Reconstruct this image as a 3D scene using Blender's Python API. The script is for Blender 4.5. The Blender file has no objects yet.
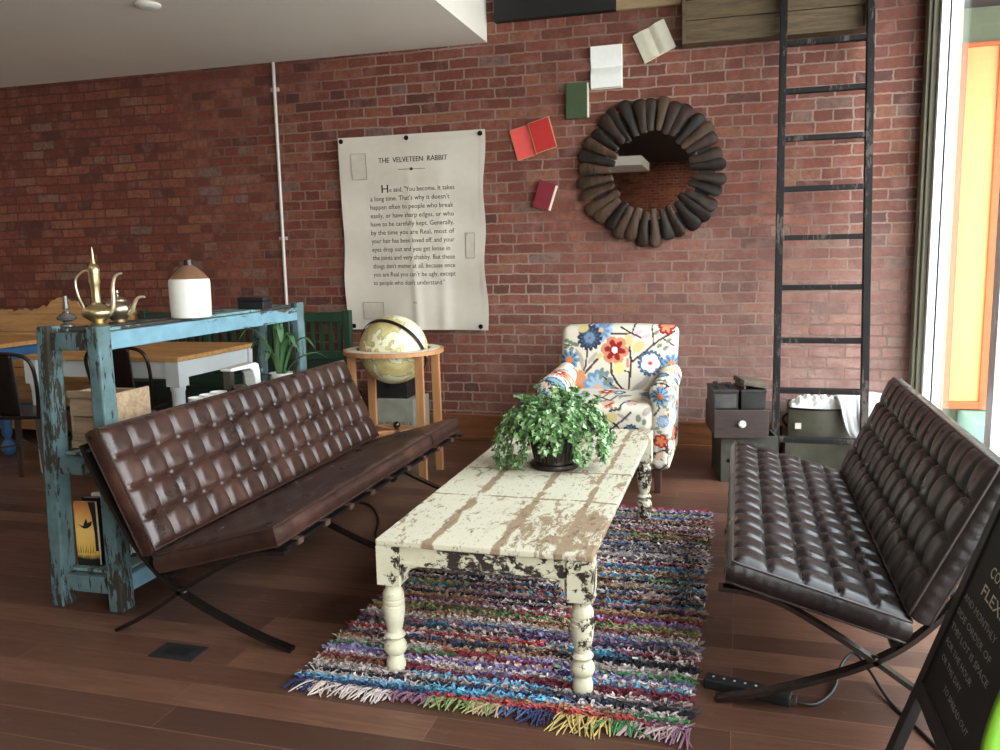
import bpy, bmesh, math, random
import numpy as np
from mathutils import Vector, Matrix
random.seed(7)
RNG = np.random.default_rng(5)
PI = math.pi
SC = bpy.context.scene
COL = SC.collection

# ------------------------------------------------------------------ object helpers
def thing(name, label, cat, loc=(0, 0, 0), rz=0.0, group=None):
    o = bpy.data.objects.new(name, None)
    o.empty_display_size = 0.05
    COL.objects.link(o)
    o.location = loc
    o.rotation_euler = (0, 0, rz)
    o['label'] = label
    o['category'] = cat
    if group:
        o['group'] = group
    return o

def tag(o, label, cat, group=None):
    o['label'] = label
    o['category'] = cat
    if group:
        o['group'] = group
    return o

def lab(o, text):
    o['label'] = text
    return o

def dup(root, loc, rz, label, group=None):
    r = root.copy()
    COL.objects.link(r)
    r.location = loc
    r.rotation_euler = (0, 0, rz)
    r['label'] = label
    if group:
        r['group'] = group
    for ch in list(root.children):
        c = ch.copy()
        COL.objects.link(c)
        c.parent = r
        for g in list(ch.children):
            d = g.copy()
            COL.objects.link(d)
            d.parent = c
    return r

class MB:
    """collects shapes, then links them as ONE mesh object"""
    def __init__(s):
        s.v = []
        s.f = []
    def add(s, vs, fs):
        o = len(s.v)
        s.v.extend([tuple(p) for p in vs])
        s.f.extend([tuple(i + o for i in f) for f in fs])
        return s
    def box(s, x0, x1, y0, y1, z0, z1, M=None):
        vs = [(x, y, z) for x in (x0, x1) for y in (y0, y1) for z in (z0, z1)]
        fs = [(0, 1, 3, 2), (4, 6, 7, 5), (0, 4, 5, 1), (2, 3, 7, 6), (0, 2, 6, 4), (1, 5, 7, 3)]
        if M is not None:
            vs = [M @ Vector(v) for v in vs]
        return s.add(vs, fs)
    def beam(s, a, b, w, t, up=(0, 0, 1), w2=None, t2=None):
        """box of section w x t from a to b; w along the side direction, t along up"""
        a = Vector(a); b = Vector(b); d = (b - a).normalized()
        u = Vector(up); sd = d.cross(u)
        if sd.length < 1e-5:
            sd = d.cross(Vector((1, 0, 0)))
        sd.normalize(); u = sd.cross(d).normalized()
        w2 = w if w2 is None else w2; t2 = t if t2 is None else t2
        vs = []
        for p, ww, tt in ((a, w, t), (b, w2, t2)):
            for i, j in ((-1, -1), (1, -1), (1, 1), (-1, 1)):
                vs.append(p + sd * (i * ww / 2) + u * (j * tt / 2))
        fs = [(0, 3, 2, 1), (4, 5, 6, 7)] + [(i, (i + 1) % 4, 4 + (i + 1) % 4, 4 + i) for i in range(4)]
        return s.add(vs, fs)
    def lathe(s, prof, c=(0, 0, 0), seg=28, M=None):
        """prof: list of (r, z) from bottom to top, revolved about the z axis at c"""
        vs = []; fs = []
        n = len(prof)
        for r, z in prof:
            for k in range(seg):
                a = 2 * PI * k / seg
                vs.append(Vector((r * math.cos(a), r * math.sin(a), z)))
        for i in range(n - 1):
            for k in range(seg):
                k2 = (k + 1) % seg
                fs.append((i * seg + k, i * seg + k2, (i + 1) * seg + k2, (i + 1) * seg + k))
        fs.append(tuple(range(seg))[::-1])
        fs.append(tuple((n - 1) * seg + k for k in range(seg)))
        c = Vector(c)
        vs = [(M @ v if M is not None else v) + c for v in vs]
        return s.add(vs, fs)
    def tube(s, pts, r, seg=8, closed=False):
        pts = [Vector(p) for p in pts]
        n = len(pts)
        rr = r if isinstance(r, (list, tuple)) else [r] * n
        vs = []; fs = []
        prev = None
        for i, p in enumerate(pts):
            a = pts[(i - 1) % n] if (i > 0 or closed) else p
            b = pts[(i + 1) % n] if (i < n - 1 or closed) else p
            d = (b - a)
            d = d.normalized() if d.length > 1e-9 else Vector((0, 0, 1))
            if prev is None:
                u = d.orthogonal().normalized()
            else:
                u = prev - d * prev.dot(d)
                u = u.normalized() if u.length > 1e-6 else d.orthogonal().normalized()
            prev = u
            w = d.cross(u)
            for k in range(seg):
                t = 2 * PI * k / seg
                vs.append(p + (u * math.cos(t) + w * math.sin(t)) * rr[i])
        for i in range(n if closed else n - 1):
            j = (i + 1) % n
            for k in range(seg):
                k2 = (k + 1) % seg
                fs.append((i * seg + k, i * seg + k2, j * seg + k2, j * seg + k))
        if not closed:
            fs.append(tuple(range(seg))[::-1])
            fs.append(tuple((n - 1) * seg + k for k in range(seg)))
        return s.add(vs, fs)
    def sphere(s, c, r, seg=12, rings=8, M=None):
        r = r if isinstance(r, (tuple, list)) else (r, r, r)
        vs = []; fs = []
        for i in range(rings + 1):
            t = PI * i / rings
            for k in range(seg):
                a = 2 * PI * k / seg
                v = Vector((r[0] * math.sin(t) * math.cos(a), r[1] * math.sin(t) * math.sin(a), -r[2] * math.cos(t)))
                vs.append((M @ v if M is not None else v) + Vector(c))
        for i in range(rings):
            for k in range(seg):
                k2 = (k + 1) % seg
                fs.append((i * seg + k, i * seg + k2, (i + 1) * seg + k2, (i + 1) * seg + k))
        return s.add(vs, fs)
    def prism(s, poly, h0, h1, f):
        """poly: 2D outline; f(a, b, h) -> 3D point"""
        n = len(poly)
        vs = [f(a, b, h0) for a, b in poly] + [f(a, b, h1) for a, b in poly]
        fs = [tuple(range(n))[::-1], tuple(range(n, 2 * n))] + [(i, (i + 1) % n, n + (i + 1) % n, n + i) for i in range(n)]
        return s.add(vs, fs)
    def grid(s, f, nu, nv):
        vs = [f(i / nu, j / nv) for i in range(nu + 1) for j in range(nv + 1)]
        fs = [(i * (nv + 1) + j, (i + 1) * (nv + 1) + j, (i + 1) * (nv + 1) + j + 1, i * (nv + 1) + j + 1) for i in range(nu) for j in range(nv)]
        return s.add(vs, fs)
    def rbox(s, c, h, r, res=0.02, fn=None):
        """rounded box: centre c, half sizes h, corner radius r, dense faces; fn warps the points"""
        c = Vector(c)
        hx = (h[0] - r, h[1] - r, h[2] - r)
        def axis(n_, hh):
            return [-hh + 2 * hh * i / n_ for i in range(n_ + 1)]
        for ax in range(3):
            a1, a2 = [(1, 2), (2, 0), (0, 1)][ax]
            n1 = max(4, int(2 * h[a1] / res)); n2 = max(4, int(2 * h[a2] / res))
            for sg in (-1, 1):
                vs = []; fs = []
                for p in axis(n1, h[a1]):
                    for q in axis(n2, h[a2]):
                        v = [0, 0, 0]; v[ax] = sg * h[ax]; v[a1] = p; v[a2] = q
                        k = [max(-hx[i], min(hx[i], v[i])) for i in range(3)]
                        d = Vector((v[0] - k[0], v[1] - k[1], v[2] - k[2]))
                        if d.length > 1e-9:
                            d = d.normalized() * r
                        w = Vector(k) + d
                        w = fn(w) if fn else w
                        vs.append(c + w)
                for i in range(n1):
                    for j in range(n2):
                        q = (i * (n2 + 1) + j, (i + 1) * (n2 + 1) + j, (i + 1) * (n2 + 1) + j + 1, i * (n2 + 1) + j + 1)
                        fs.append(q if sg > 0 else q[::-1])
                s.add(vs, fs)
        return s
    def build(s, name, m, parent=None, smooth=None, bevel=0.0, merge=False, normals=True):
        me = bpy.data.meshes.new(name)
        me.from_pydata(s.v, [], s.f)
        if merge or normals:
            bm = bmesh.new(); bm.from_mesh(me)
            if merge:
                bmesh.ops.remove_doubles(bm, verts=bm.verts, dist=2e-5)
            if normals:
                bmesh.ops.recalc_face_normals(bm, faces=bm.faces)
            bm.to_mesh(me); bm.free()
        o = bpy.data.objects.new(name, me)
        COL.objects.link(o)
        me.materials.append(m)
        if smooth:
            me.polygons.foreach_set('use_smooth', [True] * len(me.polygons))
            me.set_sharp_from_angle(angle=smooth)
        if bevel:
            b = o.modifiers.new('Bevel', 'BEVEL'); b.width = bevel; b.segments = 2; b.limit_method = 'ANGLE'; b.angle_limit = 0.7
        if parent is not None:
            o.parent = parent
        me.update()
        return o

def struct(o):
    o['kind'] = 'structure'
    return o

def spline(pts, n=8):
    """Catmull-Rom through the points"""
    P = [Vector(p) for p in pts]
    out = []
    for i in range(len(P) - 1):
        p0 = P[max(i - 1, 0)]; p1 = P[i]; p2 = P[i + 1]; p3 = P[min(i + 2, len(P) - 1)]
        for k in range(n):
            t = k / n
            out.append(0.5 * ((2 * p1) + (p2 - p0) * t + (2 * p0 - 5 * p1 + 4 * p2 - p3) * t * t + (3 * p1 - p0 - 3 * p2 + p3) * t ** 3))
    out.append(P[-1])
    return out

def flatbar(mb, pts, w, t, side):
    """a flat steel bar along pts: width w along the fixed direction side, thickness t"""
    P = [Vector(p) for p in pts]; sd = Vector(side)
    vs = []; fs = []
    for i, p in enumerate(P):
        d = (P[min(i + 1, len(P) - 1)] - P[max(i - 1, 0)]).normalized()
        n = sd.cross(d).normalized()
        for a, b in ((-1, -1), (1, -1), (1, 1), (-1, 1)):
            vs.append(p + sd * (a * w / 2) + n * (b * t / 2))
    for i in range(len(P) - 1):
        for k in range(4):
            k2 = (k + 1) % 4
            fs.append((i * 4 + k, i * 4 + k2, i * 4 + 4 + k2, i * 4 + 4 + k))
    m = len(P) - 1
    fs += [(0, 3, 2, 1), (m * 4, m * 4 + 1, m * 4 + 2, m * 4 + 3)]
    mb.add(vs, fs)

# ------------------------------------------------------------------ material helpers
def c3(r, g, b):
    f = lambda x: (x / 12.92) if x <= 0.04045 else ((x + 0.055) / 1.055) ** 2.4
    return (f(r / 255), f(g / 255), f(b / 255), 1.0)

class NT:
    def __init__(s, name):
        s.m = bpy.data.materials.new(name); s.m.use_nodes = True
        s.t = s.m.node_tree
        s.n = s.t.nodes; s.l = s.t.links
        s.bsdf = s.n['Principled BSDF']; s.out = s.n['Material Output']
    def new(s, typ, **kw):
        nd = s.n.new(typ)
        for k, v in kw.items():
            if k == 'inp':
                for kk, vv in v.items():
                    if hasattr(vv, 'is_output') or isinstance(vv, bpy.types.NodeSocket):
                        s.l.new(vv, nd.inputs[kk])
                    else:
                        nd.inputs[kk].default_value = vv
            else:
                setattr(nd, k, v)
        return nd
    def set(s, **kw):
        for k, v in kw.items():
            k = k.replace('_', ' ')
            if isinstance(v, bpy.types.NodeSocket):
                s.l.new(v, s.bsdf.inputs[k])
            else:
                s.bsdf.inputs[k].default_value = v
    def coord(s, which='Object', scale=(1, 1, 1), loc=(0, 0, 0), rot=(0, 0, 0)):
        tc = s.new('ShaderNodeTexCoord')
        mp = s.new('ShaderNodeMapping', inp={'Vector': tc.outputs[which], 'Scale': scale, 'Location': loc, 'Rotation': rot})
        return mp.outputs[0]
    def noise(s, vec, scale, detail=4, rough=0.5, dist=0.0):
        return s.new('ShaderNodeTexNoise', inp={'Vector': vec, 'Scale': scale, 'Detail': detail, 'Roughness': rough, 'Distortion': dist}).outputs[0]
    def ramp(s, fac, stops, interp='LINEAR'):
        r = s.new('ShaderNodeValToRGB', inp={'Fac': fac})
        r.color_ramp.interpolation = interp
        e = r.color_ramp.elements
        while len(e) < len(stops):
            e.new(0.5)
        for el, (p, c) in zip(e, stops):
            el.position = p
            el.color = c if isinstance(c, tuple) else (c, c, c, 1)
        return r.outputs[0]
    def mix(s, fac, a, b, blend='MIX'):
        nd = s.n.new('ShaderNodeMix'); nd.data_type = 'RGBA'; nd.blend_type = blend
        for sock, v in ((nd.inputs[0], fac), (nd.inputs[6], a), (nd.inputs[7], b)):
            if isinstance(v, bpy.types.NodeSocket):
                s.l.new(v, sock)
            else:
                sock.default_value = v
        return nd.outputs[2]
    def math(s, op, a, b=0.0, clamp=False):
        nd = s.n.new('ShaderNodeMath'); nd.operation = op; nd.use_clamp = clamp
        for sock, v in ((nd.inputs[0], a), (nd.inputs[1], b)):
            if isinstance(v, bpy.types.NodeSocket):
                s.l.new(v, sock)
            else:
                sock.default_value = v
        return nd.outputs[0]
    def bump(s, h, strength=0.3, dist=0.01):
        b = s.new('ShaderNodeBump', inp={'Height': h, 'Strength': strength, 'Distance': dist})
        s.l.new(b.outputs[0], s.bsdf.inputs['Normal'])

def simple(name, col, rough=0.6, metal=0.0, var=0.12, vs=12.0, bump=0.0, bs=60.0):
    t = NT(name)
    v = t.coord()
    n = t.noise(v, vs, 5, 0.6)
    d = tuple(max(0, x * (1 - var * 2)) for x in col[:3]) + (1,)
    u = tuple(min(1, x * (1 + var)) for x in col[:3]) + (1,)
    t.set(Base_Color=t.ramp(n, [(0.3, d), (0.7, u)]), Roughness=rough, Metallic=metal)
    if bump:
        t.bump(t.noise(v, bs, 4, 0.6), bump, 0.004)
    return t.m

def wood(name, a, b, axis=(1, 8, 8), scale=4.0, rough=0.5, bump=0.15, spec=0.5):
    """grain stretched along the axis with the small scale"""
    t = NT(name)
    v = t.coord(scale=axis)
    n = t.noise(v, scale, 8, 0.65, 0.6)
    n2 = t.noise(v, scale * 6, 4, 0.6)
    f = t.math('ADD', t.math('MULTIPLY', n, 0.75), t.math('MULTIPLY', n2, 0.25))
    t.set(Base_Color=t.ramp(f, [(0.32, a), (0.68, b)]), Roughness=rough, Specular_IOR_Level=spec)
    t.bump(f, bump, 0.004)
    return t.m

def distressed(name, paint, paint2, under, under2, amount, stretch=(1, 1, 1), scale=9.0, rough=0.6):
    """old paint flaking off the wood below; amount = share of bare wood"""
    t = NT(name)
    v = t.coord(scale=stretch)
    v1 = t.coord()
    big = t.noise(v, scale * 0.35, 4, 0.6)
    fine = t.noise(v, scale * 2.2, 8, 0.72, 0.4)
    f = t.math('ADD', t.math('MULTIPLY', big, 0.5), t.math('MULTIPLY', fine, 0.5))
    e = 0.5 + (0.5 - amount) * 0.13
    mask = t.ramp(f, [(e, 0.0), (e + 0.02, 1.0)])
    pc = t.mix(t.ramp(t.noise(v1, 14, 5, 0.6), [(0.35, 0.0), (0.7, 1.0)]), paint, paint2)
    uc = t.mix(t.noise(v, scale * 3, 6, 0.7), under, under2)
    t.set(Base_Color=t.mix(mask, pc, uc), Roughness=t.math('ADD', t.math('MULTIPLY', mask, 0.2), rough), Specular_IOR_Level=0.3)
    h = t.math('SUBTRACT', t.math('MULTIPLY', fine, 0.3), mask)
    t.bump(h, 0.35, 0.003)
    return t.m

def attr_mat(name, rough=0.8, bumpscale=400.0, bump=0.15, spec=0.3, trans=0.0, vary=0.0):
    t = NT(name)
    a = t.new('ShaderNodeAttribute', attribute_name='Col')
    col = a.outputs['Color']
    v = t.coord()
    if vary:
        col = t.mix(t.ramp(t.noise(v, 25, 4, 0.6), [(0.3, 0.0), (0.7, 1.0)]), col, t.mix(1.0, col, (1 - vary, 1 - vary, 1 - vary, 1), 'MULTIPLY'))
    t.set(Base_Color=col, Roughness=rough, Specular_IOR_Level=spec)
    if bump:
        t.bump(t.noise(v, bumpscale, 3, 0.6), bump, 0.002)
    return t.m

def set_cols(o, cols):
    me = o.data
    a = me.color_attributes.new('Col', 'FLOAT_COLOR', 'POINT')
    arr = np.ones((len(me.vertices), 4), dtype=np.float32)
    arr[:, :3] = cols
    a.data.foreach_set('color', arr.ravel())

# ------------------------------------------------------------------ camera
H = 1.30
cam_d = bpy.data.cameras.new('camera'); cam = bpy.data.objects.new('camera', cam_d)
COL.objects.link(cam)
_y, _p, _r = CAMROT = (-0.2786, -0.1425, -0.0212)
f_ = Vector((math.sin(_y) * math.cos(_p), math.cos(_y) * math.cos(_p), math.sin(_p)))
r_ = f_.cross(Vector((0, 0, 1))).normalized(); u_ = r_.cross(f_)
rr_ = r_ * math.cos(_r) + u_ * math.sin(_r); uu_ = -r_ * math.sin(_r) + u_ * math.cos(_r)
cam.matrix_world = Matrix(((rr_.x, uu_.x, -f_.x, 0), (rr_.y, uu_.y, -f_.y, 0), (rr_.z, uu_.z, -f_.z, H), (0, 0, 0, 1)))
cam_d.sensor_width = 36.0; cam_d.lens = 36.0 * 840 / 1000
cam_d.clip_start = 0.05
SC.camera = cam

# ------------------------------------------------------------------ materials
def brick_mat(name):
    t = NT(name)
    tc = t.new('ShaderNodeTexCoord')
    sp = t.new('ShaderNodeSeparateXYZ', inp={0: tc.outputs['Object']})
    # slight waviness so that courses are not ruled lines
    wv = t.noise(tc.outputs['Object'], 3.0, 3, 0.5)
    wob = t.math('MULTIPLY', t.math('SUBTRACT', wv, 0.5), 0.022)
    fine = t.noise(tc.outputs['Object'], 26.0, 4, 0.6)
    wob2 = t.math('MULTIPLY', t.math('SUBTRACT', fine, 0.5), 0.018)
    zz = t.math('ADD', sp.outputs[2], t.math('ADD', wob, wob2))
    xx = t.math('ADD', sp.outputs[0], t.math('MULTIPLY', wob2, 1.3))
    vec = t.new('ShaderNodeCombineXYZ', inp={0: xx, 1: zz, 2: 0.0}).outputs[0]
    def bk(w, off, fr, msize, c1, c2, cm, bias=0.0):
        b = t.new('ShaderNodeTexBrick', offset=off, offset_frequency=fr, squash=0.55, squash_frequency=5,
                  inp={'Vector': vec, 'Color1': c1, 'Color2': c2, 'Mortar': cm, 'Scale': 1.0, 'Mortar Size': msize,
                       'Mortar Smooth': 0.25, 'Bias': bias, 'Brick Width': w, 'Row Height': 0.0685})
        return b
    b = bk(0.212, 0.5, 2, 0.0062, (0, 0, 0, 1), (1, 1, 1, 1), (0.5, 0.5, 0.5, 1))
    per = t.ramp(b.outputs[0], [(0.0, c3(80, 50, 44)), (0.15, c3(106, 58, 46)), (0.5, c3(122, 66, 51)), (0.8, c3(136, 80, 62)), (0.92, c3(142, 92, 66)), (1.0, c3(118, 98, 90))])
    n1 = t.noise(tc.outputs['Object'], 34, 6, 0.7)
    n2 = t.noise(tc.outputs['Object'], 1.1, 4, 0.6)
    n3 = t.noise(tc.outputs['Object'], 7.0, 5, 0.65)
    col = t.mix(t.ramp(n1, [(0.38, 0.0), (0.66, 0.7)]), per, c3(92, 56, 49))
    col = t.mix(t.ramp(n3, [(0.50, 0.0), (0.72, 0.55)]), col, c3(150, 108, 98))
    # lime bloom low and toward the window side, where daylight is painted in too
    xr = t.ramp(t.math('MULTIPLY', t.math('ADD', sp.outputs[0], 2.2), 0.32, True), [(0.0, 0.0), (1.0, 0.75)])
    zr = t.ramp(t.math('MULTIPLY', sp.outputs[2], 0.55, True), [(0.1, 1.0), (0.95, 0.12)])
    bloom_light = t.math('MULTIPLY', t.math('MULTIPLY', xr, zr), t.ramp(n3, [(0.3, 0.5), (0.65, 1.0)]))
    col = t.mix(bloom_light, col, c3(190, 162, 154))
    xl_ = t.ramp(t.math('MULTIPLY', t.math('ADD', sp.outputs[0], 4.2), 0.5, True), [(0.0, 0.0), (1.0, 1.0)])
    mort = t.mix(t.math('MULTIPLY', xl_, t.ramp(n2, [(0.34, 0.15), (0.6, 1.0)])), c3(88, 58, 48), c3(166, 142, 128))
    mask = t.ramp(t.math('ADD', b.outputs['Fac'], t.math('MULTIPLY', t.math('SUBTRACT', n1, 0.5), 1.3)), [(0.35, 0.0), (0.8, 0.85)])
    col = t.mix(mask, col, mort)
    t.set(Base_Color=col, Roughness=0.88, Specular_IOR_Level=0.25)
    hh = t.math('SUBTRACT', t.math('MULTIPLY', n1, 0.75), b.outputs['Fac'])
    t.bump(hh, 0.9, 0.016)
    return t.m

def floor_mat(name):
    t = NT(name)
    tc = t.new('ShaderNodeTexCoord')
    b = t.new('ShaderNodeTexBrick', offset=0.37, offset_frequency=3, squash=0.7, squash_frequency=4,
              inp={'Vector': tc.outputs['Object'], 'Color1': (0, 0, 0, 1), 'Color2': (1, 1, 1, 1), 'Mortar': (0, 0, 0, 1), 'Scale': 1.0,
                   'Mortar Size': 0.0014, 'Mortar Smooth': 0.2, 'Bias': 0.0, 'Brick Width': 1.15, 'Row Height': 0.123})
    per = t.ramp(b.outputs[0], [(0.0, c3(70, 46, 36)), (0.5, c3(100, 67, 52)), (1.0, c3(128, 90, 70))])
    mp = t.new('ShaderNodeMapping', inp={'Vector': tc.outputs['Object'], 'Scale': (1.0, 12.0, 1.0)}).outputs[0]
    g = t.noise(mp, 5.0, 8, 0.7, 0.5)
    col = t.mix(t.ramp(g, [(0.3, 0.0), (0.7, 0.75)]), per, c3(70, 45, 36))
    mp2 = t.new('ShaderNodeMapping', inp={'Vector': tc.outputs['Object'], 'Scale': (2.5, 7.0, 1.0)}).outputs[0]
    col = t.mix(t.ramp(t.noise(mp2, 3.0, 6, 0.7), [(0.6, 0.0), (0.8, 0.5)]), col, c3(150, 108, 86))
    col = t.mix(t.math('MULTIPLY', b.outputs['Fac'], 0.6), col, c3(140, 104, 88))
    t.set(Base_Color=col, Roughness=t.ramp(g, [(0.2, 0.28), (0.8, 0.46)]), Specular_IOR_Level=0.5)
    t.bump(t.math('SUBTRACT', t.math('MULTIPLY', g, 0.5), b.outputs['Fac']), 0.18, 0.003)
    return t.m

def leather(name, dark, mid, light, rough=0.34):
    t = NT(name)
    v = t.coord()
    n = t.noise(v, 6.5, 6, 0.65, 0.5)
    n2 = t.noise(v, 2.2, 3, 0.5)
    f = t.math('ADD', t.math('MULTIPLY', n, 0.65), t.math('MULTIPLY', n2, 0.35))
    t.set(Base_Color=t.ramp(f, [(0.3, dark), (0.5, mid), (0.72, light)]), Roughness=t.ramp(n, [(0.3, rough - 0.04), (0.7, rough + 0.14)]), Specular_IOR_Level=0.55)
    w = t.noise(v, 28, 5, 0.6, 0.4)
    w2 = t.noise(v, 260, 3, 0.6)
    t.bump(t.math('ADD', w, t.math('MULTIPLY', w2, 0.12)), 0.24, 0.006)
    return t.m

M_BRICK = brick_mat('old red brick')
M_FLOOR = floor_mat('red brown floorboards')
M_PLASTER = simple('warm white plaster', c3(222, 218, 210), 0.8, 0, 0.02, 3)
M_SOFFIT = simple('soffit paint', c3(238, 231, 218), 0.75, 0, 0.02, 2)
M_DARKCEIL = simple('dark ceiling boards', c3(40, 35, 32), 0.8, 0, 0.15, 3)
M_BASE = wood('stained baseboard wood', c3(100, 60, 36), c3(150, 94, 56), (1, 10, 10), 3, 0.45)
M_LEATHER_L = leather('chestnut leather', c3(28, 17, 15), c3(54, 34, 28), c3(88, 57, 45), 0.28)
M_LEATHER_R = leather('dark chocolate leather', c3(24, 20, 20), c3(35, 28, 27), c3(50, 40, 37), 0.27)
M_PIPING_L = simple('leather piping', c3(58, 39, 33), 0.4, 0, 0.1, 20)
M_PIPING_R = simple('dark leather piping', c3(66, 54, 50), 0.4, 0, 0.1, 20)
M_STEEL = simple('worn steel', c3(84, 77, 72), 0.24, 0.9, 0.12, 18)
M_DARKSTEEL = simple('darkened steel', c3(52, 48, 46), 0.42, 0.8, 0.15, 18)
M_STRAP = simple('strap leather', c3(84, 58, 46), 0.6, 0, 0.1, 20)
M_CREAM = distressed('chipped cream paint', c3(214, 208, 184), c3(198, 190, 162), c3(60, 46, 38), c3(40, 31, 27), 0.22, (1, 1, 1), 13)
M_APRON = distressed('heavily chipped cream paint', c3(212, 206, 180), c3(196, 188, 160), c3(62, 50, 44), c3(44, 36, 32), 0.52, (0.9, 0.9, 1.3), 12)
M_TEAL = distressed('chipped blue green paint', c3(92, 116, 122), c3(72, 94, 92), c3(58, 54, 43), c3(38, 35, 29), 0.46, (2.2, 2.2, 0.5), 12)
M_TEAL_LIT = distressed('worn blue paint on lit rails', c3(114, 152, 170), c3(96, 132, 144), c3(78, 72, 60), c3(54, 48, 40), 0.24, (2.2, 0.5, 2.2), 12)  # lighter copy of the shelf paint: light on the long rails put into colour
M_TEALTOP = distressed('scuffed dark shelf top', c3(120, 150, 150), c3(98, 122, 120), c3(68, 60, 52), c3(48, 42, 38), 0.62, (2, 0.6, 1), 9)
M_LADDER = distressed('weathered black paint', c3(20, 18, 18), c3(30, 27, 27), c3(96, 88, 82), c3(60, 54, 50), 0.17, (2, 2, 0.4), 14, 0.85)
M_OAK = wood('honey oak', c3(158, 114, 68), c3(206, 158, 100), (1, 9, 9), 3.2, 0.5)
M_OAKV = wood('globe stand oak', c3(158, 106, 66), c3(196, 144, 98), (9, 9, 1), 3.2, 0.45)
M_WHITEP = simple('soft white paint', c3(206, 212, 214), 0.5, 0, 0.04, 6)
M_GREEN = simple('dark green paint', c3(30, 62, 44), 0.5, 0, 0.15, 6)
M_DKGREEN = simple('blackish green paint', c3(26, 48, 36), 0.55, 0, 0.15, 6)
M_BLUE = simple('bright blue paint', c3(58, 104, 150), 0.5, 0, 0.1, 8)
M_GUN = simple('gunmetal sheet', c3(64, 57, 54), 0.34, 0.85, 0.1, 10)
M_GUNEDGE = simple('bare steel edge', c3(150, 146, 140), 0.3, 0.95, 0.08, 10)
M_BRASS = simple('aged brass', c3(186, 170, 128), 0.33, 0.95, 0.12, 30, 0.25, 120)
M_SILVER = simple('tarnished silver', c3(168, 152, 130), 0.3, 0.95, 0.12, 24)
M_BONE = simple('polished pale brass', c3(226, 212, 178), 0.28, 0.7, 0.05, 24)
M_GLASSY = simple('smoky glass', c3(92, 90, 88), 0.12, 0.2, 0.1, 20)
M_JUGW = simple('off white stoneware glaze', c3(222, 221, 214), 0.32, 0, 0.03, 16)
M_JUGB = simple('brown stoneware glaze', c3(120, 88, 66), 0.3, 0, 0.1, 20)
M_BLACK = simple('black lacquer', c3(24, 24, 27), 0.4, 0, 0.1, 12)
M_BLACKMATT = simple('black matt', c3(20, 20, 20), 0.7, 0, 0.1, 12)
M_PAPER = simple('aged paper', c3(222, 214, 192), 0.85, 0, 0.05, 30)
M_WHITEPAPER = simple('white paper', c3(236, 234, 228), 0.85, 0, 0.02, 30)
M_POT = simple('dark iron pot', c3(50, 42, 38), 0.38, 0.55, 0.2, 20)
M_SOIL = simple('soil', c3(42, 32, 25), 0.95, 0, 0.2, 60, 0.6)
M_LEAF = attr_mat('ivy leaf', 0.5, 90, 0.1, 0.4)
M_STEM = simple('green stem', c3(92, 112, 60), 0.6)
M_FABRIC = attr_mat('printed floral cloth', 0.9, 520, 0.25, 0.15)
M_RUG = attr_mat('rag strips', 0.95, 300, 0.2, 0.1)
M_WARP = simple('woven rug ground', c3(120, 104, 100), 0.95, 0, 0.2, 90, 0.4, 200)
M_CANVAS = simple('cream canvas', c3(206, 197, 184), 0.9, 0, 0.03, 5, 0.25, 420)
M_PATCH = simple('canvas patch', c3(198, 188, 174), 0.9, 0, 0.05, 12, 0.3, 420)
M_THREAD = simple('tan thread', c3(150, 138, 124), 0.9)
M_INK = simple('dark print ink', c3(84, 80, 78), 0.9, 0, 0.1, 40)
M_GROMMET = simple('black grommet', c3(24, 22, 22), 0.4, 0.5, 0.1, 40)
M_MIRROR = NT('mirror glass'); M_MIRROR.set(Base_Color=(0.86, 0.86, 0.86, 1), Metallic=1.0, Roughness=0.015); M_MIRROR = M_MIRROR.m
M_PETAL = wood('weathered carved wood', c3(24, 18, 15), c3(66, 50, 40), (6, 6, 1.2), 5, 0.55, 0.25, 0.22)
M_PETALS = [M_PETAL, wood('weathered dark carved wood', c3(18, 15, 13), c3(46, 37, 31), (6, 6, 1.2), 5, 0.55, 0.25, 0.22), wood('weathered pale carved wood', c3(32, 24, 19), c3(88, 66, 49), (6, 6, 1.2), 5, 0.55, 0.25, 0.22)]
M_WFRAME = simple('white aluminium', c3(238, 240, 240), 0.35, 0.0, 0.02, 4)
M_CASING = simple('olive casing paint', c3(120, 116, 96), 0.6, 0, 0.08, 4)
M_SAGE = simple('sage render', c3(104, 114, 92), 0.85, 0, 0.05, 2)
M_ORANGE = simple('orange paint', c3(172, 86, 40), 0.6, 0, 0.05, 4)
M_YELLOW = simple('yellow paint', c3(196, 158, 96), 0.6, 0, 0.05, 1.5)
M_MINT = simple('mint paint', c3(110, 144, 128), 0.7, 0, 0.03, 4)
M_PAVE = simple('pale pavement', c3(170, 170, 168), 0.9, 0, 0.08, 6)
M_CHALKB = simple('chalkboard', c3(27, 27, 27), 0.62, 0, 0.25, 6)
M_CHALK = simple('chalk', c3(222, 216, 198), 0.95, 0, 0.15, 60)
M_CHALKD = simple('faint chalk', c3(160, 160, 154), 0.95, 0, 0.25, 60)
M_SIGNF = simple('black sign frame', c3(30, 28, 27), 0.5, 0, 0.12, 10)
M_LIME = simple('lime green plastic', c3(100, 148, 16), 0.5, 0, 0.03, 5)
M_CRATE = wood('weathered crate boards', c3(112, 92, 72), c3(178, 152, 122), (1, 8, 8), 5, 0.8, 0.3)
M_CRATEG = simple('grey green crate paint', c3(56, 55, 45), 0.75, 0, 0.15, 8, 0.2)
M_CRATEW = simple('pale grey box board', c3(158, 158, 144), 0.8, 0, 0.12, 9, 0.2)
M_DRAWER = wood('dark brown drawer wood', c3(38, 28, 26), c3(62, 46, 42), (1, 8, 8), 4, 0.5)
M_TIN = simple('dark painted tin', c3(48, 46, 45), 0.45, 0.4, 0.2, 14)
M_TIN2 = simple('scuffed tin face', c3(86, 82, 80), 0.45, 0.4, 0.2, 14)
M_BIN = simple('olive enamel', c3(88, 86, 72), 0.5, 0.2, 0.14, 10)
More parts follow.
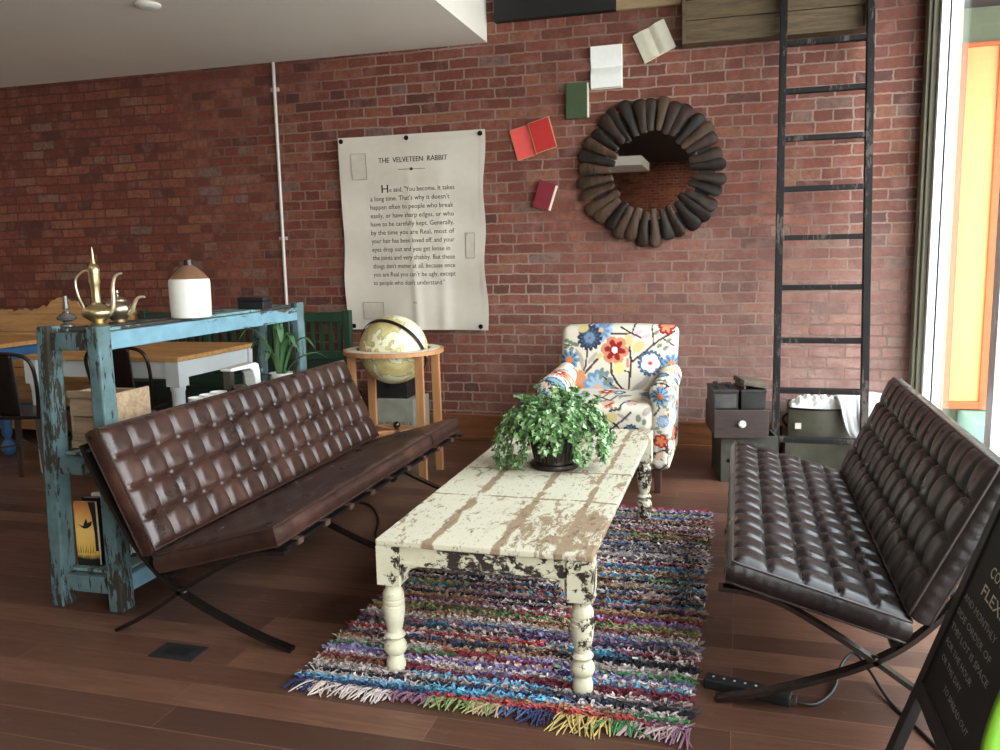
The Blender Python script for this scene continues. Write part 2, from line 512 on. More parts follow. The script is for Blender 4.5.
M_CLOTHW = simple('white cloth', c3(240, 240, 240), 0.85, 0, 0.02, 6)
M_BEAMB = simple('black painted board', c3(20, 17, 16), 0.7, 0, 0.15, 5)
M_BEAMT = wood('tan board', c3(130, 108, 76), c3(170, 146, 108), (1, 8, 8), 3, 0.7)
M_BEAMW = wood('old plank box wood', c3(66, 53, 36), c3(112, 92, 64), (1, 9, 9), 4, 0.7)
M_CONDUIT = simple('painted conduit', c3(196, 188, 182), 0.45, 0.3, 0.05, 8)
M_CABLE = simple('black cable', c3(18, 18, 18), 0.5)
M_DOTS = simple('white socket mark', c3(200, 200, 196), 0.5)
M_LEGDK = simple('dark turned leg wood', c3(64, 44, 34), 0.45)

# ------------------------------------------------------------------ the room
WY = 5.58      # brick wall
WX = 1.05      # window wall
struct(MB().box(-8.2, WX + 0.12, -10.2, WY + 0.2, -0.1, 0).build('floor', M_FLOOR))
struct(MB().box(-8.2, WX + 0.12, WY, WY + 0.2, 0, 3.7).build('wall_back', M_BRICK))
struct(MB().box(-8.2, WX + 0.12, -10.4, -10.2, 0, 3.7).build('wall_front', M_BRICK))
struct(MB().box(-8.4, -8.2, -10.4, WY + 0.2, 0, 3.7).build('wall_left', M_PLASTER))
struct(MB().box(-8.4, WX + 0.12, -10.4, WY + 0.2, 3.45, 3.75).build('ceiling', M_DARKCEIL))
struct(MB().box(-8.2, -1.637, 0.9, WY, 2.69, 3.45).build('ceiling_soffit', M_SOFFIT))
bb = MB().box(-8.2, WX, WY - 0.022, WY, 0.0, 0.175)
bb.box(-8.2, WX, WY - 0.03, WY, 0.0, 0.03)
bb.box(-8.2, WX, WY - 0.028, WY, 0.165, 0.185)
struct(bb.build('baseboard_back', M_BASE, bevel=0.004))
# window wall: low sill wall, header, casing, white frames and glass
struct(MB().box(-8.2, -1.637, -4.9, -3.6, 2.76, 2.91).build('ceiling_beam', M_SOFFIT))
struct(MB().box(WX, WX + 0.12, -10.2, -2.1, 0.0, 3.45).build('wall_right_rear', M_PLASTER))
struct(MB().box(WX, WX + 0.12, -2.1, WY, 0.0, 0.10).build('wall_right', M_PLASTER))
struct(MB().box(WX, WX + 0.12, -2.1, WY, 3.0, 3.45).build('wall_header', M_DARKCEIL))
cas = MB().box(WX - 0.03, WX + 0.12, 5.42, WY, 0.1, 3.0)
cas.box(WX - 0.05, WX - 0.03, 5.45, 5.49, 0.1, 3.0)
cas.box(WX - 0.045, WX - 0.03, 5.53, WY, 0.1, 3.0)
struct(cas.build('trim_1', M_CASING, bevel=0.004))
M_GLASS = NT('window glass')
_tr = M_GLASS.new('ShaderNodeBsdfTransparent', inp={0: (0.96, 0.98, 0.97, 1)})
_gl = M_GLASS.new('ShaderNodeBsdfGlossy', inp={'Roughness': 0.0})
_fr = M_GLASS.new('ShaderNodeLayerWeight', inp={'Blend': 0.5})
_fp = M_GLASS.math('ADD', M_GLASS.math('MULTIPLY', M_GLASS.math('POWER', _fr.outputs['Facing'], 5.0), 0.16), 0.015)
_mx = M_GLASS.new('ShaderNodeMixShader', inp={0: _fp, 1: _tr.outputs[0], 2: _gl.outputs[0]})
M_GLASS.l.new(_mx.outputs[0], M_GLASS.out.inputs[0]); M_GLASS = M_GLASS.m
edges = [5.42, 4.02, 2.55, 1.05, -0.45, -2.1]
for i in range(len(edges) - 1):
    y1, y0 = edges[i], edges[i + 1]
    fr = MB()
    ft = 0.05
    for x0, x1 in ((WX, WX + 0.04), (WX + 0.05, WX + 0.092)):
        fr.box(x0, x1, y1 - ft, y1, 0.1, 3.0)
        fr.box(x0, x1, y0, y0 + ft, 0.1, 3.0)
        fr.box(x0, x1, y0 + ft, y1 - ft, 0.1, 0.17)
        fr.box(x0, x1, y0 + ft, y1 - ft, 2.93, 3.0)
    w = struct(fr.build('window_%d' % (i + 1), M_WFRAME, bevel=0.002))
    gk = MB()
    gk.box(WX + 0.04, WX + 0.05, y1 - ft + 0.006, y1, 0.1, 3.0).box(WX + 0.04, WX + 0.05, y0, y0 + ft - 0.006, 0.1, 3.0)
    gk.box(WX + 0.04, WX + 0.05, y0 + ft, y1 - ft, 0.1, 0.165)
    gk.build('window_gasket', M_BLACKMATT, w)
    MB().box(WX + 0.068, WX + 0.073, y0 + ft, y1 - ft, 0.17, 2.93).build('window_pane', M_GLASS, w)

# outside: pavement, the sage side wall of the neighbouring entrance, a tall orange framed yellow panel on it, and a canopy above
struct(MB().box(WX + 0.12, 14, -12, 16, -0.25, -0.12).build('exterior_pavement', M_PAVE))
struct(MB().box(WX + 0.14, 6.0, 7.20, 7.6, -0.12, 5.0).build('exterior_wall', M_SAGE))
struct(MB().box(WX + 0.14, 3.4, 5.9, 7.20, 3.02, 3.15).build('exterior_canopy', M_DARKCEIL))
d = MB()
px0, px1, pz0, pz1, py = 1.525, 1.865, 0.04, 2.76, 7.12
d.box(px0, px0 + 0.055, py, 7.20, pz0, pz1); d.box(px1 - 0.075, px1, py, 7.20, pz0, pz1)
d.box(px0 + 0.055, px1 - 0.075, py, 7.20, pz1 - 0.03, pz1); d.box(px0 + 0.055, px1 - 0.075, py, 7.20, pz0, pz0 + 0.06)
dr = struct(d.build('door_1', M_ORANGE, bevel=0.004))
MB().box(px0 + 0.055, px1 - 0.075, py + 0.03, 7.198, pz0 + 0.06, pz1 - 0.03).build('door_panel', M_YELLOW, dr)
struct(MB().box(1.66, 2.6, 6.6, 7.19, -0.12, 0.03).build('exterior_step', M_MINT, bevel=0.01))

# ------------------------------------------------------------------ leather benches
def cushion(mb, L, W, T, nc, nr, amp, O, A, B, N, puff=0.0):
    """box cushion: a along the length, b across, top at T along N; nc x nr biscuit tufts"""
    O = Vector(O); A = Vector(A); B = Vector(B); N = Vector(N)
    k = 10 if nc else 2
    na = nc * k if nc else 60
    nb = nr * k if nr else 24
    jit = [[random.uniform(0.82, 1.15) for _ in range(max(nr, 1))] for _ in range(max(nc, 1))]
    def top(i, j):
        a = i / na; b = j / nb
        h = 0.0
        if nc:
            ci = min(int(a * nc), nc - 1); ri = min(int(b * nr), nr - 1)
            s_ = a * nc - ci; t_ = b * nr - ri
            e1 = 1 - abs(2 * s_ - 1) ** 4.0; e2 = 1 - abs(2 * t_ - 1) ** 7.0
            h = amp * (max(e1, 0) * max(e2, 0)) ** 0.5 * jit[ci][ri]
            # skewed pull folds
            h += amp * 0.16 * math.sin((s_ + 0.45 * t_) * 2 * PI) * e1 * e2
            da = min(s_, 1 - s_) / nc * L; db = min(t_, 1 - t_) / nr * W
            inner = (0 < round(a * nc) < nc) and (0 < round(b * nr) < nr)
            if inner:
                h -= 0.011 * math.exp(-(da * da + db * db) / 0.0007)
        ea = min(a, 1 - a) * L; eb = min(b, 1 - b) * W
        e = min(1.0, min(ea, eb) / 0.05)
        h += puff * (1 - (1 - e) ** 2)
        if not nc:
            h += 0.004 * math.sin(a * 37 + 2 * b) * math.sin(b * 9 + a * 11) * e
        return h
    vs = []
    for i in range(na + 1):
        for j in range(nb + 1):
            vs.append(O + A * (L * i / na) + B * (W * j / nb) + N * (T + top(i, j)))
    fs = [(i * (nb + 1) + j, (i + 1) * (nb + 1) + j, (i + 1) * (nb + 1) + j + 1, i * (nb + 1) + j + 1) for i in range(na) for j in range(nb)]
    mb.add(vs, fs)
    ring = [(i / na, 0.0) for i in range(na)] + [(1.0, j / nb) for j in range(nb)] + [(1 - i / na, 1.0) for i in range(na)] + [(0.0, 1 - j / nb) for j in range(nb)]
    n = len(ring); lev = 5
    vs = []
    for l in range(lev + 1):
        c = l / lev
        bul = 0.009 * math.sin(PI * c)
        for q, (a, b) in enumerate(ring):
            oa = -bul if a == 0 else (bul if a == 1 else 0)
            ob = -bul if b == 0 else (bul if b == 1 else 0)
            wr = 0.0018 * math.sin(q * 1.9 + 3 * c) * math.sin(PI * c)
            vs.append(O + A * (L * a + oa + (wr if oa else 0)) + B * (W * b + ob + (wr if ob else 0)) + N * (T * c))
    fs = []
    for l in range(lev):
        for q in range(n):
            q2 = (q + 1) % n
            fs.append((l * n + q, l * n + q2, (l + 1) * n + q2, (l + 1) * n + q))
    fs.append(tuple(range(n)))
    mb.add(vs, fs)
    if nc:
        R = Matrix((A, B, N)).transposed()
        for i in range(1, nc):
            for j in range(1, nr):
                mb.sphere(O + A * (L * i / nc) + B * (W * j / nr) + N * (T - 0.010), (0.009, 0.009, 0.006), 8, 5, R)

def outline(L, W, T, O, A, B, N, c, g=0.0):
    O = Vector(O); A = Vector(A); B = Vector(B); N = Vector(N)
    pts = []
    for (a0, b0), (a1, b1) in (((0, 0), (1, 0)), ((1, 0), (1, 1)), ((1, 1), (0, 1)), ((0, 1), (0, 0))):
        for k in range(24):
            t = k / 24
            pts.append(O + A * (L * (a0 + (a1 - a0) * t)) + B * (W * (b0 + (b1 - b0) * t)) + N * (T * c))
    return pts

def bench(name, label, loc, rz, L, nc, seat_tuft, ml, mp, frames, n_strap):
    root = thing(name, label, 'sofa', loc, rz)
    # local: +x runs back from the front edge, y along the length
    sd = Vector((0.455, 0, -0.128)).normalized(); sn = Vector((0.271, 0, 0.963)).normalized()
    so = Vector((0.0, 0, 0.371)); sw = 0.485; st = 0.063
    m = MB()
    cushion(m, L, sw, st, nc if seat_tuft else 0, 5 if seat_tuft else 0, 0.0125 if seat_tuft else 0, so, (0, 1, 0), sd, sn, 0.010)
    seat = m.build('seat_cushion', ml, root, smooth=0.9, merge=True)
    p = MB()
    p.tube(outline(L, sw, st, so, (0, 1, 0), sd, sn, 1.0), 0.0045, 6, True)
    p.tube(outline(L, sw, st, so, (0, 1, 0), sd, sn, 0.03), 0.0045, 6, True)
    p.build('piping', mp, seat, smooth=1.0)
    bd = Vector((0.195, 0, 0.42)).normalized(); bn = Vector((-0.907, 0, 0.421)).normalized()
    bo = Vector((0.476, 0, 0.322)) - bn * 0.060; bw = 0.458; bt = 0.060
    m = MB()
    cushion(m, L, bw, bt, nc, 4, 0.0125, bo, (0, 1, 0), bd, bn, 0.006)
    back = m.build('back_cushion', ml, root, smooth=0.9, merge=True)
    p = MB()
    p.tube(outline(L, bw, bt, bo, (0, 1, 0), bd, bn, 1.0), 0.0045, 6, True)
    p.tube(outline(L, bw, bt, bo, (0, 1, 0), bd, bn, 0.03), 0.0045, 6, True)
    p.build('piping', mp, back, smooth=1.0)
    arc = spline([(0.752, 0, 0.675), (0.70, 0, 0.555), (0.638, 0, 0.445), (0.565, 0, 0.325), (0.485, 0, 0.235), (0.40, 0, 0.171), (0.30, 0, 0.119), (0.19, 0, 0.073), (0.08, 0, 0.034), (-0.02, 0, 0.0065)], 6)
    sc = spline([(-0.02, 0, 0.346), (0.06, 0, 0.340), (0.15, 0, 0.316), (0.27, 0, 0.252), (0.40, 0, 0.171), (0.49, 0, 0.110), (0.585, 0, 0.052), (0.675, 0, 0.0065)], 6)
    for y in frames:
        f = MB()
        flatbar(f, [q + Vector((0, y, 0)) for q in arc], 0.034, 0.013, (0, 1, 0))
        flatbar(f, [q + Vector((0, y, 0)) for q in sc], 0.034, 0.013, (0, 1, 0))
        f.sphere((0.40, y, 0.171), (0.022, 0.018, 0.016), 10, 6)
        f.build('end_frame', M_STEEL, root, smooth=0.6)
    r = MB()
    for x, z in ((0.012, 0.345), (0.45, 0.222), (0.60, 0.36), (0.735, 0.655)):
        r.beam((x, frames[0], z), (x, frames[-1], z), 0.026, 0.011)
    r.build('cross_rail', M_DARKSTEEL, root)
    for k in range(n_strap):
        y = frames[0] + 0.12 + (frames[-1] - frames[0] - 0.24) * k / (n_strap - 1)
        s_ = MB()
        s_.beam((0.0, y, 0.352), (0.455, y, 0.234), 0.035, 0.004)
        s_.box(-0.006, 0.03, y - 0.0175, y + 0.0175, 0.334, 0.354)
        s_.build('leather_strap', M_STRAP, root)
    return root

LS = 1.87
bench('leather_sofa', 'chestnut brown leather sofa with tufted back and smooth seat, beside the blue shelf',
      (-1.435, 2.335 + LS, 0), PI, LS, 16, False, M_LEATHER_L, M_PIPING_L, [0.02, LS / 2, LS - 0.02], 9)
bench('leather_sofa', 'dark leather sofa with tufted seat and back standing beside the window',
      (-0.022, 2.35, -0.0), 0, 1.56, 14, True, M_LEATHER_R, M_PIPING_R, [0.02, 1.54], 7)

# ------------------------------------------------------------------ coffee table
def top_mat():
    t = NT('worn cream table top')
    tc = t.new('ShaderNodeTexCoord')
    sp = t.new('ShaderNodeSeparateXYZ', inp={0: tc.outputs['Object']})
    st = t.new('ShaderNodeMapping', inp={'Vector': tc.outputs['Object'], 'Scale': (2.2, 0.8, 1)}).outputs[0]
    wob = t.math('MULTIPLY', t.math('SUBTRACT', t.noise(tc.outputs['Object'], 5, 3, 0.5), 0.5), 0.035)
    seam = None
    for sx, wd in ((-0.165, 0.022), (0.05, 0.020), (0.235, 0.014)):
        dd = t.math('ABSOLUTE', t.math('SUBTRACT', t.math('ADD', sp.outputs[0], wob), sx))
        k = t.math('SUBTRACT', 1.0, t.math('DIVIDE', dd, wd), True)
        seam = k if seam is None else t.math('MAXIMUM', seam, k)
    for sy, wd in ((-0.36, 0.012), (0.02, 0.012)):
        dd = t.math('ABSOLUTE', t.math('SUBTRACT', t.math('ADD', sp.outputs[1], wob), sy))
        seam = t.math('MAXIMUM', seam, t.math('SUBTRACT', 1.0, t.math('DIVIDE', dd, wd), True))
    seam = t.math('MULTIPLY', seam, t.ramp(t.noise(st, 3.0, 4, 0.6), [(0.3, 0.25), (0.55, 1.0)]))
    n = t.noise(st, 12, 10, 0.78, 0.5)
    big = t.noise(tc.outputs['Object'], 2.0, 4, 0.6)
    # the near right corner and the right edge are worn bare
    cx = t.math('MULTIPLY', t.math('ADD', sp.outputs[0], 0.02), 2.6, True)
    cy = t.math('SUBTRACT', 1.0, t.math('MULTIPLY', t.math('ADD', sp.outputs[1], 0.9), 1.1), True)
    corner = t.math('MULTIPLY', cx, cy)
    f = t.math('ADD', t.math('MULTIPLY', n, 0.72), t.math('MULTIPLY', big, 0.30))
    f = t.math('ADD', f, t.math('MULTIPLY', seam, 0.20))
    f = t.math('ADD', f, t.math('MULTIPLY', corner, 0.10))
    mask = t.ramp(f, [(0.548, 0.0), (0.575, 1.0)])
    tan = t.mix(t.noise(st, 30, 5, 0.7), c3(120, 98, 76), c3(172, 148, 118))
    dk = t.ramp(t.noise(st, 17, 7, 0.75), [(0.56, 0.0), (0.6, 1.0)])
    paint = t.mix(big, c3(216, 211, 190), c3(198, 191, 166))
    fl = t.ramp(t.noise(st, 34, 6, 0.75), [(0.60, 0.0), (0.62, 1.0)])
    paint = t.mix(fl, paint, c3(124, 108, 88))
    wood_ = t.mix(t.math('MULTIPLY', dk, 0.7), tan, c3(92, 74, 60))
    t.set(Base_Color=t.mix(mask, paint, wood_), Roughness=t.math('ADD', 0.42, t.math('MULTIPLY', mask, 0.25)))
    t.bump(t.math('SUBTRACT', t.math('MULTIPLY', n, 0.4), mask), 0.3, 0.003)
    return t.m

tab = thing('coffee_table', 'long low coffee table in chipped cream paint standing on the rag rug', 'table', (-0.723, 3.145, 0.010))
hx, hy = 0.336, 0.875
tt = MB(); tt.box(-hx, hx, -hy, hy, 0.415, 0.437)
tt.build('tabletop', top_mat(), tab, bevel=0.005)
ap = MB()
lx, ly = 0.287, 0.851
for s_ in (-1, 1):
    ap.box(-lx, lx, s_ * ly - 0.011, s_ * ly + 0.011, 0.353, 0.415)
    ap.box(s_ * lx - 0.011, s_ * lx + 0.011, -ly, ly, 0.353, 0.415)
    ap.box(-lx, lx, s_ * (ly + 0.013) - 0.002, s_ * (ly + 0.013) + 0.002, 0.357, 0.364)
    for q in (-1, 1):   # curved brackets between leg and rail
        pl = [(0, 0)]
        for k in range(9):
            a = k / 8 * PI / 2
            pl.append((0.062 * (1 - math.sin(a)), -0.05 * (1 - math.cos(a))))
        pl = [(0.0, 0.0), (0.062, 0.0)] + [(0.062 * (1 - math.sin(k / 8 * PI / 2)), -0.052 * (1 - math.cos(k / 8 * PI / 2))) for k in range(1, 9)]
        ap.prism(pl, -0.011, 0.011, lambda a, b, h, s_=s_, q=q: (q * (lx - 0.036 - a), s_ * ly + h, 0.354 + b))
        ap.prism(pl, -0.011, 0.011, lambda a, b, h, s_=s_, q=q: (s_ * lx + h, q * (ly - 0.036 - a), 0.354 + b))
ap.build('apron', M_APRON, tab, bevel=0.002)
prof = [(0.026, 0.0), (0.0285, 0.004), (0.030, 0.02), (0.027, 0.038), (0.0225, 0.050), (0.0225, 0.053), (0.031, 0.060), (0.035, 0.072), (0.0345, 0.084), (0.029, 0.095), (0.023, 0.101), (0.023, 0.106),
        (0.029, 0.109), (0.0325, 0.115), (0.029, 0.122), (0.022, 0.127), (0.0225, 0.135), (0.0265, 0.150), (0.031, 0.178), (0.0335, 0.200), (0.033, 0.215), (0.029, 0.218), (0.0325, 0.222), (0.033, 0.232), (0.029, 0.236),
        (0.0325, 0.240), (0.032, 0.252), (0.029, 0.262), (0.024, 0.270), (0.023, 0.282), (0.031, 0.287), (0.031, 0.292)]
for sx in (-1, 1):
    for sy in (-1, 1):
        g = MB()
        g.lathe([(r * 1.04, z) for r, z in prof], (sx * 0.298, sy * 0.837, 0.0), 24)
        g.box(sx * 0.298 - 0.037, sx * 0.298 + 0.037, sy * 0.837 - 0.037, sy * 0.837 + 0.037, 0.290, 0.415)
        g.build('leg', M_CREAM, tab, smooth=0.6)

# ------------------------------------------------------------------ rag rug
def make_rug():
    X0, X1, Y0, Y1 = -1.295, -0.118, 2.165, 4.150
    W = X1 - X0; Ln = Y1 - Y0
    root = thing('rag_rug', 'multicoloured striped shag rag rug lying under the coffee table', 'rug', ((X0 + X1) / 2, Y0, 0))
    g = MB()
    def base(u, v):
        return ((u - 0.5) * W, v * Ln, 0.006 + 0.0015 * math.sin(v * 90))
    g.grid(base, 40, 120)
    g.box(-W / 2, W / 2, 0, Ln, 0.0, 0.0045)
    g.build('rug_ground', M_WARP, root)
    pal = {
        'grey': (174, 159, 154), 'white': (200, 184, 176), 'pink': (178, 148, 146), 'black': (34, 32, 38), 'navy': (38, 44, 78), 'maroon': (104, 34, 46), 'red': (160, 44, 48), 'lilac': (140, 124, 176),
        'purple': (104, 88, 140), 'green': (72, 122, 74), 'lime': (126, 144, 84), 'teal': (58, 124, 150), 'sky': (92, 158, 192), 'brown': (120, 74, 50), 'tan': (170, 142, 110), 'orange': (150, 96, 66), 'blue': (68, 84, 124),
        'char': (62, 58, 60), 'mauve': (134, 92, 112)}
    front = [('teal', 'navy', 'red'), ('sky', 'teal', 'orange'), ('grey', 'white'), ('char', 'black', 'navy'), ('grey', 'char'), ('grey', 'white'), ('maroon', 'brown'), ('maroon',), ('grey', 'white'), ('lilac', 'purple'), ('lilac',), ('red', 'green', 'maroon'), ('green', 'grey'),
             ('white', 'tan'), ('black', 'brown'), ('navy', 'black'), ('tan', 'grey'), ('maroon', 'red'), ('grey', 'pink'), ('navy', 'char'), ('pink', 'mauve'), ('blue', 'mauve'), ('grey',), ('tan', 'white'), ('brown', 'orange'), ('tan', 'orange'), ('lime', 'green'), ('red', 'brown'), ('grey', 'lilac'), ('maroon', 'mauve')]
    keys = list(pal)
    rows = []
    nrow = 88
    lights = ['grey', 'white', 'pink', 'tan']
    while len(rows) < nrow:
        if len(rows) < len(front):
            rows.append(front[len(rows)])
        else:
            a = random.choice(['black', 'navy', 'maroon', 'red', 'char', 'green', 'teal', 'brown', 'brown', 'orange', 'char', 'mauve', 'navy', 'maroon', 'black', 'tan'])
            rows.append((a, a, random.choice(keys)))
            if random.random() < 0.85:
                rows.append((random.choice(lights), random.choice(lights)))
    FEET = [(-0.723 + a * 0.298 - (X0 + X1) / 2, 3.145 + b * 0.837 - Y0) for a in (-1, 1) for b in (-1, 1)]
    V = []; F = []; Cc = []
    for k in range(nrow):
        y = (k + 0.5) / nrow * Ln
        seq = rows[k]
        x = -W / 2 + random.uniform(-0.012, 0.006)
        end = W / 2 + random.uniform(-0.006, 0.014)
        cur = random.choice(seq); left = random.uniform(0.1, 0.5)
        while x < end:
            if left <= 0:
                cur = random.choice(seq) if random.random() < 0.85 else random.choice(keys)
                left = random.uniform(0.08, 0.45)
            st = 0.0044; left -= st; x += st
            for q in range(2):
                jt = random.uniform(0.84, 1.16)
                b = [min(1, max(0.01, (ch * 0.80 + 0.20 * 150) / 255 * 1.08 * jt)) for ch in pal[cur]]
                lin = c3(b[0] * 255, b[1] * 255, b[2] * 255)[:3]
                ang = random.uniform(0, PI); wdt = random.uniform(0.0032, 0.0068); hh = random.uniform(0.011, 0.021)
                lean = Vector((random.gauss(0, 0.009), random.gauss(-0.002, 0.0075), 0))
                p = Vector((x + random.uniform(-.004, .004), y + random.uniform(-0.0058, 0.0058), 0.005))
                if min(abs(p.x - fx) ** 2 + abs(p.y - fy) ** 2 for fx, fy in FEET) < 0.0011:
                    continue
                s_ = Vector((math.cos(ang), math.sin(ang), 0)) * wdt
                o = len(V)
                m1 = p + Vector((0, 0, hh * 0.65)) + lean * 0.5
                m2 = p + Vector((0, 0, hh)) + lean * 1.6
                V += [p - s_ * .7, p + s_ * .7, m1 + s_, m1 - s_, m2 + s_ * .8, m2 - s_ * .8]
                F += [(o, o + 1, o + 2, o + 3), (o + 3, o + 2, o + 4, o + 5)]
                Cc += [lin] * 6
    p_ = MB(); p_.v = [tuple(v) for v in V]; p_.f = F
    pile = p_.build('shag_pile', M_RUG, root, normals=False)
    pile['kind'] = 'stuff'
    set_cols(pile, np.array(Cc, dtype=np.float32))
    # fringe of loose strips along the near edge
    bands = [(-0.60, -0.52, 'navy', 0.05), (-0.54, -0.50, 'tan', 0.03), (-0.53, -0.27, 'white', 0.07), (-0.27, -0.13, 'mauve', 0.04), (-0.15, 0.05, 'lime', 0.05), (-0.04, 0.08, 'tan', 0.05), (0.08, 0.16, 'blue', 0.05),
             (0.15, 0.22, 'navy', 0.075), (0.24, 0.38, 'yellow', 0.095), (0.37, 0.46, 'green', 0.06), (0.44, 0.58, 'pink', 0.06), (0.56, 0.60, 'mauve', 0.10)]
    pal['yellow'] = (188, 160, 92)
    f = MB(); cc = []
    for a, b, kc, ln in bands:
        x = a
        while x < b:
            x += random.uniform(0.002, 0.006)
            ll = ln * random.uniform(0.35, 0.95)
            dx = random.gauss(0.0, 0.030) - 0.012
            pts = spline([(x, 0.012, 0.014), (x + dx * 0.4, -ll * 0.4, 0.013 + random.uniform(0, .006)), (x + dx, -ll, 0.004)], 4)
            n0 = len(f.v)
            f.tube(pts, [0.0023] * (len(pts) - 1) + [0.0014], 5)
            k_ = random.uniform(0.85, 1.1); bb_ = [ch * k_ for ch in pal[kc]]
            cc += [c3(*[min(255, t * 0.86 + 16) for t in bb_])[:3]] * (len(f.v) - n0)
    fr = f.build('fringe', M_RUG, root, smooth=1.0, normals=False)
    fr['kind'] = 'stuff'
    set_cols(fr, np.array(cc, dtype=np.float32))
    return root
make_rug()

# ------------------------------------------------------------------ ivy in an iron pot
def leaf_poly(kind):
    if kind == 'ivy':
        return [(0, 0), (0.30, -0.12), (0.52, 0.10), (0.34, 0.36), (0.42, 0.62), (0.18, 0.66), (0, 1.05), (-0.18, 0.66), (-0.42, 0.62), (-0.34, 0.36), (-0.52, 0.10), (-0.30, -0.12)]
    return [(0, 0), (0.22, 0.3), (0.2, 0.65), (0, 1.0), (-0.2, 0.65), (-0.22, 0.3)]

def put_leaf(V, F, C, p, d, nrm, size, col, kind='ivy'):
    d = Vector(d).normalized(); n = Vector(nrm)
    n = (n - d * n.dot(d))
    n = n.normalized() if n.length > 1e-4 else d.orthogonal().normalized()
    s_ = d.cross(n)
    poly = leaf_poly(kind)
    o = len(V)
    V.append(Vector(p) + d * size * 0.35 - n * size * 0.06)
    for a, b in poly:
        V.append(Vector(p) + s_ * (a * size) + d * (b * size) + n * (abs(a) * size * 0.28 - (b * b) * size * 0.12))
    k = len(poly)
    for i in range(k):
        F.append((o, o + 1 + i, o + 1 + (i + 1) % k))
    C += [col] * (k + 1)

def make_ivy(loc):
    root = thing('potted_ivy', 'bushy green ivy in a dark ribbed pot on the coffee table', 'plant', loc)
    root.scale = (0.94, 0.94, 0.94)
    pot = MB()
    pot.lathe([(0.098, 0.0), (0.106, 0.004), (0.108, 0.014), (0.104, 0.022), (0.088, 0.026), (0.086, 0.032), (0.092, 0.06), (0.102, 0.11), (0.112, 0.158), (0.118, 0.165), (0.118, 0.178), (0.110, 0.178), (0.106, 0.160)], (0, 0, 0), 40)
    for k in range(30):
        a = 2 * PI * k / 30
        ca, sa = math.cos(a), math.sin(a)
        pot.tube([(0.0875 * ca, 0.0875 * sa, 0.034), (0.0935 * ca, 0.0935 * sa, 0.06), (0.1035 * ca, 0.1035 * sa, 0.11), (0.1125 * ca, 0.1125 * sa, 0.155)], 0.0035, 5)
    pot.build('pot', M_POT, root, smooth=0.7)
    MB().lathe([(0.100, 0.15), (0.108, 0.163), (0.05, 0.170)], (0, 0, 0), 24).build('soil', M_SOIL, root, smooth=1)
    V = []; F = []; C = []
    greens = [(84, 126, 70), (112, 154, 92), (138, 178, 112), (164, 198, 140), (184, 212, 164), (62, 98, 54), (100, 146, 82)]
    st = MB()
    def one(p, d, n, size):
        g = random.choice(greens); j = random.uniform(0.70, 1.06)
        put_leaf(V, F, C, p, d, n, size, c3(*[min(255, ch * j) for ch in g])[:3])
    # dome
    for i in range(1500):
        th = random.uniform(0, 2 * PI)
        el = math.asin(random.uniform(-0.25, 1.0))
        rad = random.uniform(0.55, 1.0) ** 0.5
        bumpy = 1 + 0.16 * math.sin(3 * th + 1.2) * math.cos(2 * el) + 0.08 * math.sin(7 * th)
        ex = Vector((math.cos(th) * math.cos(el), math.sin(th) * math.cos(el), math.sin(el)))
        p = Vector((ex.x * 0.180 * rad * bumpy, ex.y * 0.18 * rad * bumpy, 0.180 + ex.z * 0.130 * rad * bumpy))
        d = Vector((ex.x * 0.5 + random.gauss(0, .5), ex.y * 0.5 + random.gauss(0, .5), -0.35 + random.gauss(0, .45)))
        one(p, d, ex + Vector((random.gauss(0, .4), random.gauss(0, .4), random.gauss(0.3, .4))), random.uniform(0.016, 0.030))
    # upright sprigs
    for i in range(26):
        th = random.uniform(0, 2 * PI); r0 = random.uniform(0.02, 0.14)
        b = Vector((math.cos(th) * r0, math.sin(th) * r0, 0.20))
        tip = b + Vector((math.cos(th) * 0.07, math.sin(th) * 0.07, random.uniform(0.08, 0.14)))
        pts = spline([b, (b + tip) / 2 + Vector((0.01, 0, 0.015)), tip], 4)
        st.tube(pts, 0.0016, 5)
        for q in pts[2:]:
            for _ in range(4):
                one(q, (random.gauss(0, 1), random.gauss(0, 1), random.uniform(-.2, .8)), (random.gauss(0, .5), random.gauss(0, .5), 1), random.uniform(0.015, 0.026))
    # trailing strands
    strands = [(-2.75, 0.27, 0.02), (-3.05, 0.25, 0.02), (3.0, 0.26, 0.03), (2.7, 0.24, 0.05), (-2.5, 0.24, 0.02), (-2.2, 0.2, 0.03), (-0.25, 0.27, 0.05), (0.0, 0.27, 0.04), (0.3, 0.25, 0.06), (-0.55, 0.23, 0.04), (-0.8, 0.2, 0.06), (-1.3, 0.15, 0.10), (-1.75, 0.15, 0.08), (1.2, 0.22, 0.06), (1.9, 0.22, 0.06),
               (-2.62, 0.30, 0.015), (-2.9, 0.29, 0.015), (-0.4, 0.29, 0.10), (0.15, 0.29, 0.09)]
    for th, rr, ze in strands:
        rr *= 0.86
        c_, s_ = math.cos(th), math.sin(th)
        pts = spline([(c_ * 0.07, s_ * 0.07, 0.19), (c_ * rr * 0.72, s_ * rr * 0.72, 0.235), (c_ * rr * 0.97, s_ * rr * 0.97, 0.13), (c_ * rr * 0.93 + random.uniform(-.02, .02), s_ * rr * 0.93 + random.uniform(-.02, .02), ze)], 7)
        st.tube(pts, 0.0017, 5)
        for q in pts[4:]:
            for _ in range(5):
                one(q + Vector((random.gauss(0, .010), random.gauss(0, .010), random.gauss(0, .010) + 0.006)), (random.gauss(c_ * .5, .6), random.gauss(s_ * .5, .6), random.gauss(-.5, .4)), (c_, s_, 0.6), random.uniform(0.013, 0.024))
    m = MB(); m.v = [(v.x, v.y, max(v.z, 0.004)) for v in V]; m.f = F
    fo = m.build('foliage', M_LEAF, root, normals=False)
    set_cols(fo, np.array(C, dtype=np.float32))
    st.build('stems', M_STEM, root, smooth=1)
